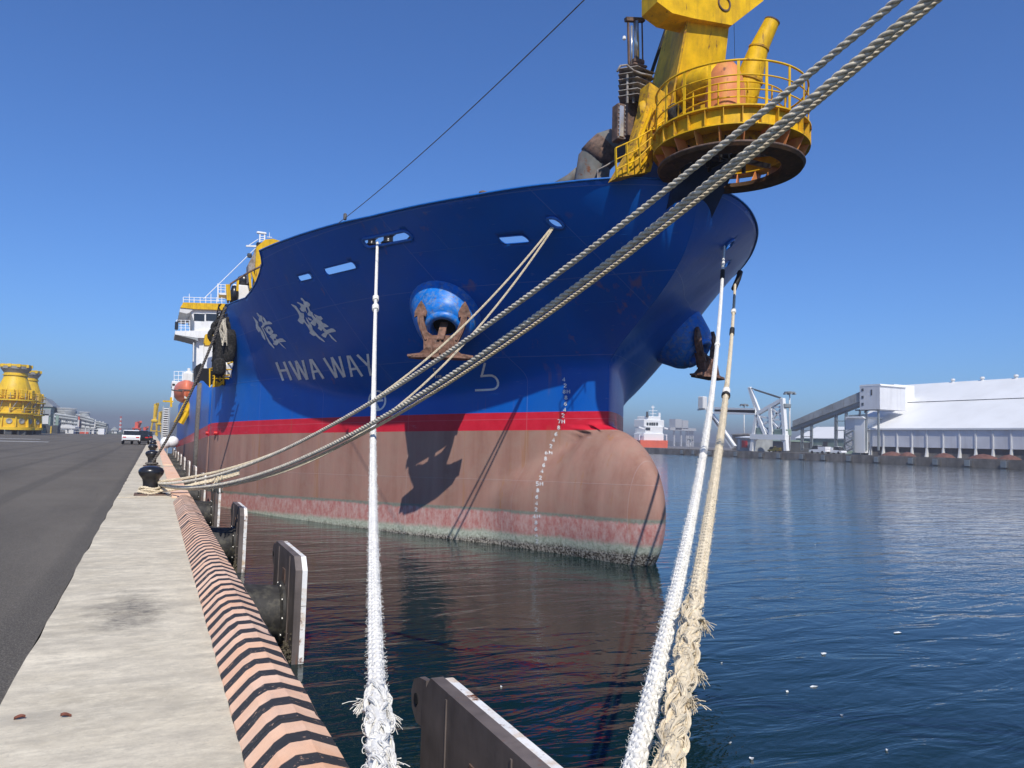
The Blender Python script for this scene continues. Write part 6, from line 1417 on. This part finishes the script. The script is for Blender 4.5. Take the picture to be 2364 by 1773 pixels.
# cranes beyond the ship
def crane(name, lab, x, y0, y1, Y, mat, wide):
    b = Lb(*Z1(x, 915), Y)*np.array((1, 1, 0)); t = Lb(*Z1(x, y0), Y); r = thing(name, lab, 'crane', b, 'harbour cranes in the distance'); h_ = t[2]; u_ = wide
    m = MB()
    for sx in (-1, 1):
        for sy in (-1, 1): m.beam(b + np.array((sx*u_, sy*u_, 0)), b + np.array((sx*u_*.5, sy*u_*.5, h_*.42)), u_*.32, u_*.32)
    m.beam(b + np.array((-u_, -u_, h_*.16)), b + np.array((u_, -u_, h_*.16)), u_*.3, u_*.3); m.build('portal', mat, r)
    m = MB(); m.cbox(b + np.array((0, 0, h_*.46)), (u_*1.9, u_*1.9, h_*.10), .3); m.build('machine_house', mat, r)
    m = MB(); m.beam(b + np.array((0, 0, h_*.5)), b + np.array((0, 0, h_*.98)), u_*.85, u_*.85); m.build('tower', mat, r)
    m = MB(); m.beam(b + np.array((u_*.3, 0, h_*.55)), b + np.array((u_*.75, -u_*2, h_)), u_*.45, u_*.45); m.beam(b + np.array((0, 0, h_*.98)), b + np.array((u_*.75, -u_*2, h_)), u_*.2, u_*.2); m.build('jib', mat, r)
crane('harbour_crane', 'taller yellow harbour crane left of the stair tower', 1568, 578, 915, 260, 'crane_yellow', 1.0)
crane('harbour_crane', 'shorter yellow harbour crane close beside the stair tower', 1618, 662, 905, 340, 'crane_yellow', 1.1)
crane('harbour_crane', 'larger red harbour crane above the parked cars', 1392, 768, 885, 420, 'crane_red', 2.2)
crane('harbour_crane', 'smaller red harbour crane right of the larger red one', 1476, 822, 885, 430, 'crane_red', 1.7)
# cars parked by the quay edge
q = at(304, 1026, Z=0); vehicle('parked_car', 'white saloon car parked at the end of the cope, seen from behind', (q[0] - .1, q[1] + 2.2, 0), 4.6, 'car_white', False, R(90), 'cars parked on the quay')
q = at(333, 1027, Z=0); vehicle('parked_car', 'black car parked between the white saloon and the bollards', (q[0] - .45, q[1] + 3.6, 0), 4.6, 'car_black', False, R(90), 'cars parked on the quay')
vehicle('parked_car', 'dark car farther back behind the black one', (-.9, 108, 0), 4.4, 'car_black', False, R(90), 'cars parked on the quay')
# white road markings left on the asphalt, flat paint sheets
for k, (x0, y0, x1, y1) in enumerate(((0, 1012, 16, 1012), (0, 1018, 16, 1018))):
    a, b = at(x0, y0, Z=0.0), at(x1, y1, Z=0.0); m = MB(); m.box(((a[0] + b[0])/2, a[1], 0.0), (abs(b[0] - a[0]) + 8, 1.0, .008)); o = m.build('road_marking', 'mark_white'); tag(o, kind='structure')
# ================================================================== HAZE
HZ = N('haze_air'); t = HZ.t; t.nodes.remove(HZ.b); v = t.nodes.new('ShaderNodeVolumePrincipled')
v.inputs['Color'].default_value = (0.80, 0.73, 0.72, 1); v.inputs['Density'].default_value = 0.00074; v.inputs['Anisotropy'].default_value = 0.3
t.links.new(v.outputs[0], t.nodes['Material Output'].inputs['Volume'])
m = MB(); m.box((250, 1500, 28), (6800, 4600, 64)); hz = m.build('haze', 'haze_air'); tag(hz, kind='stuff')
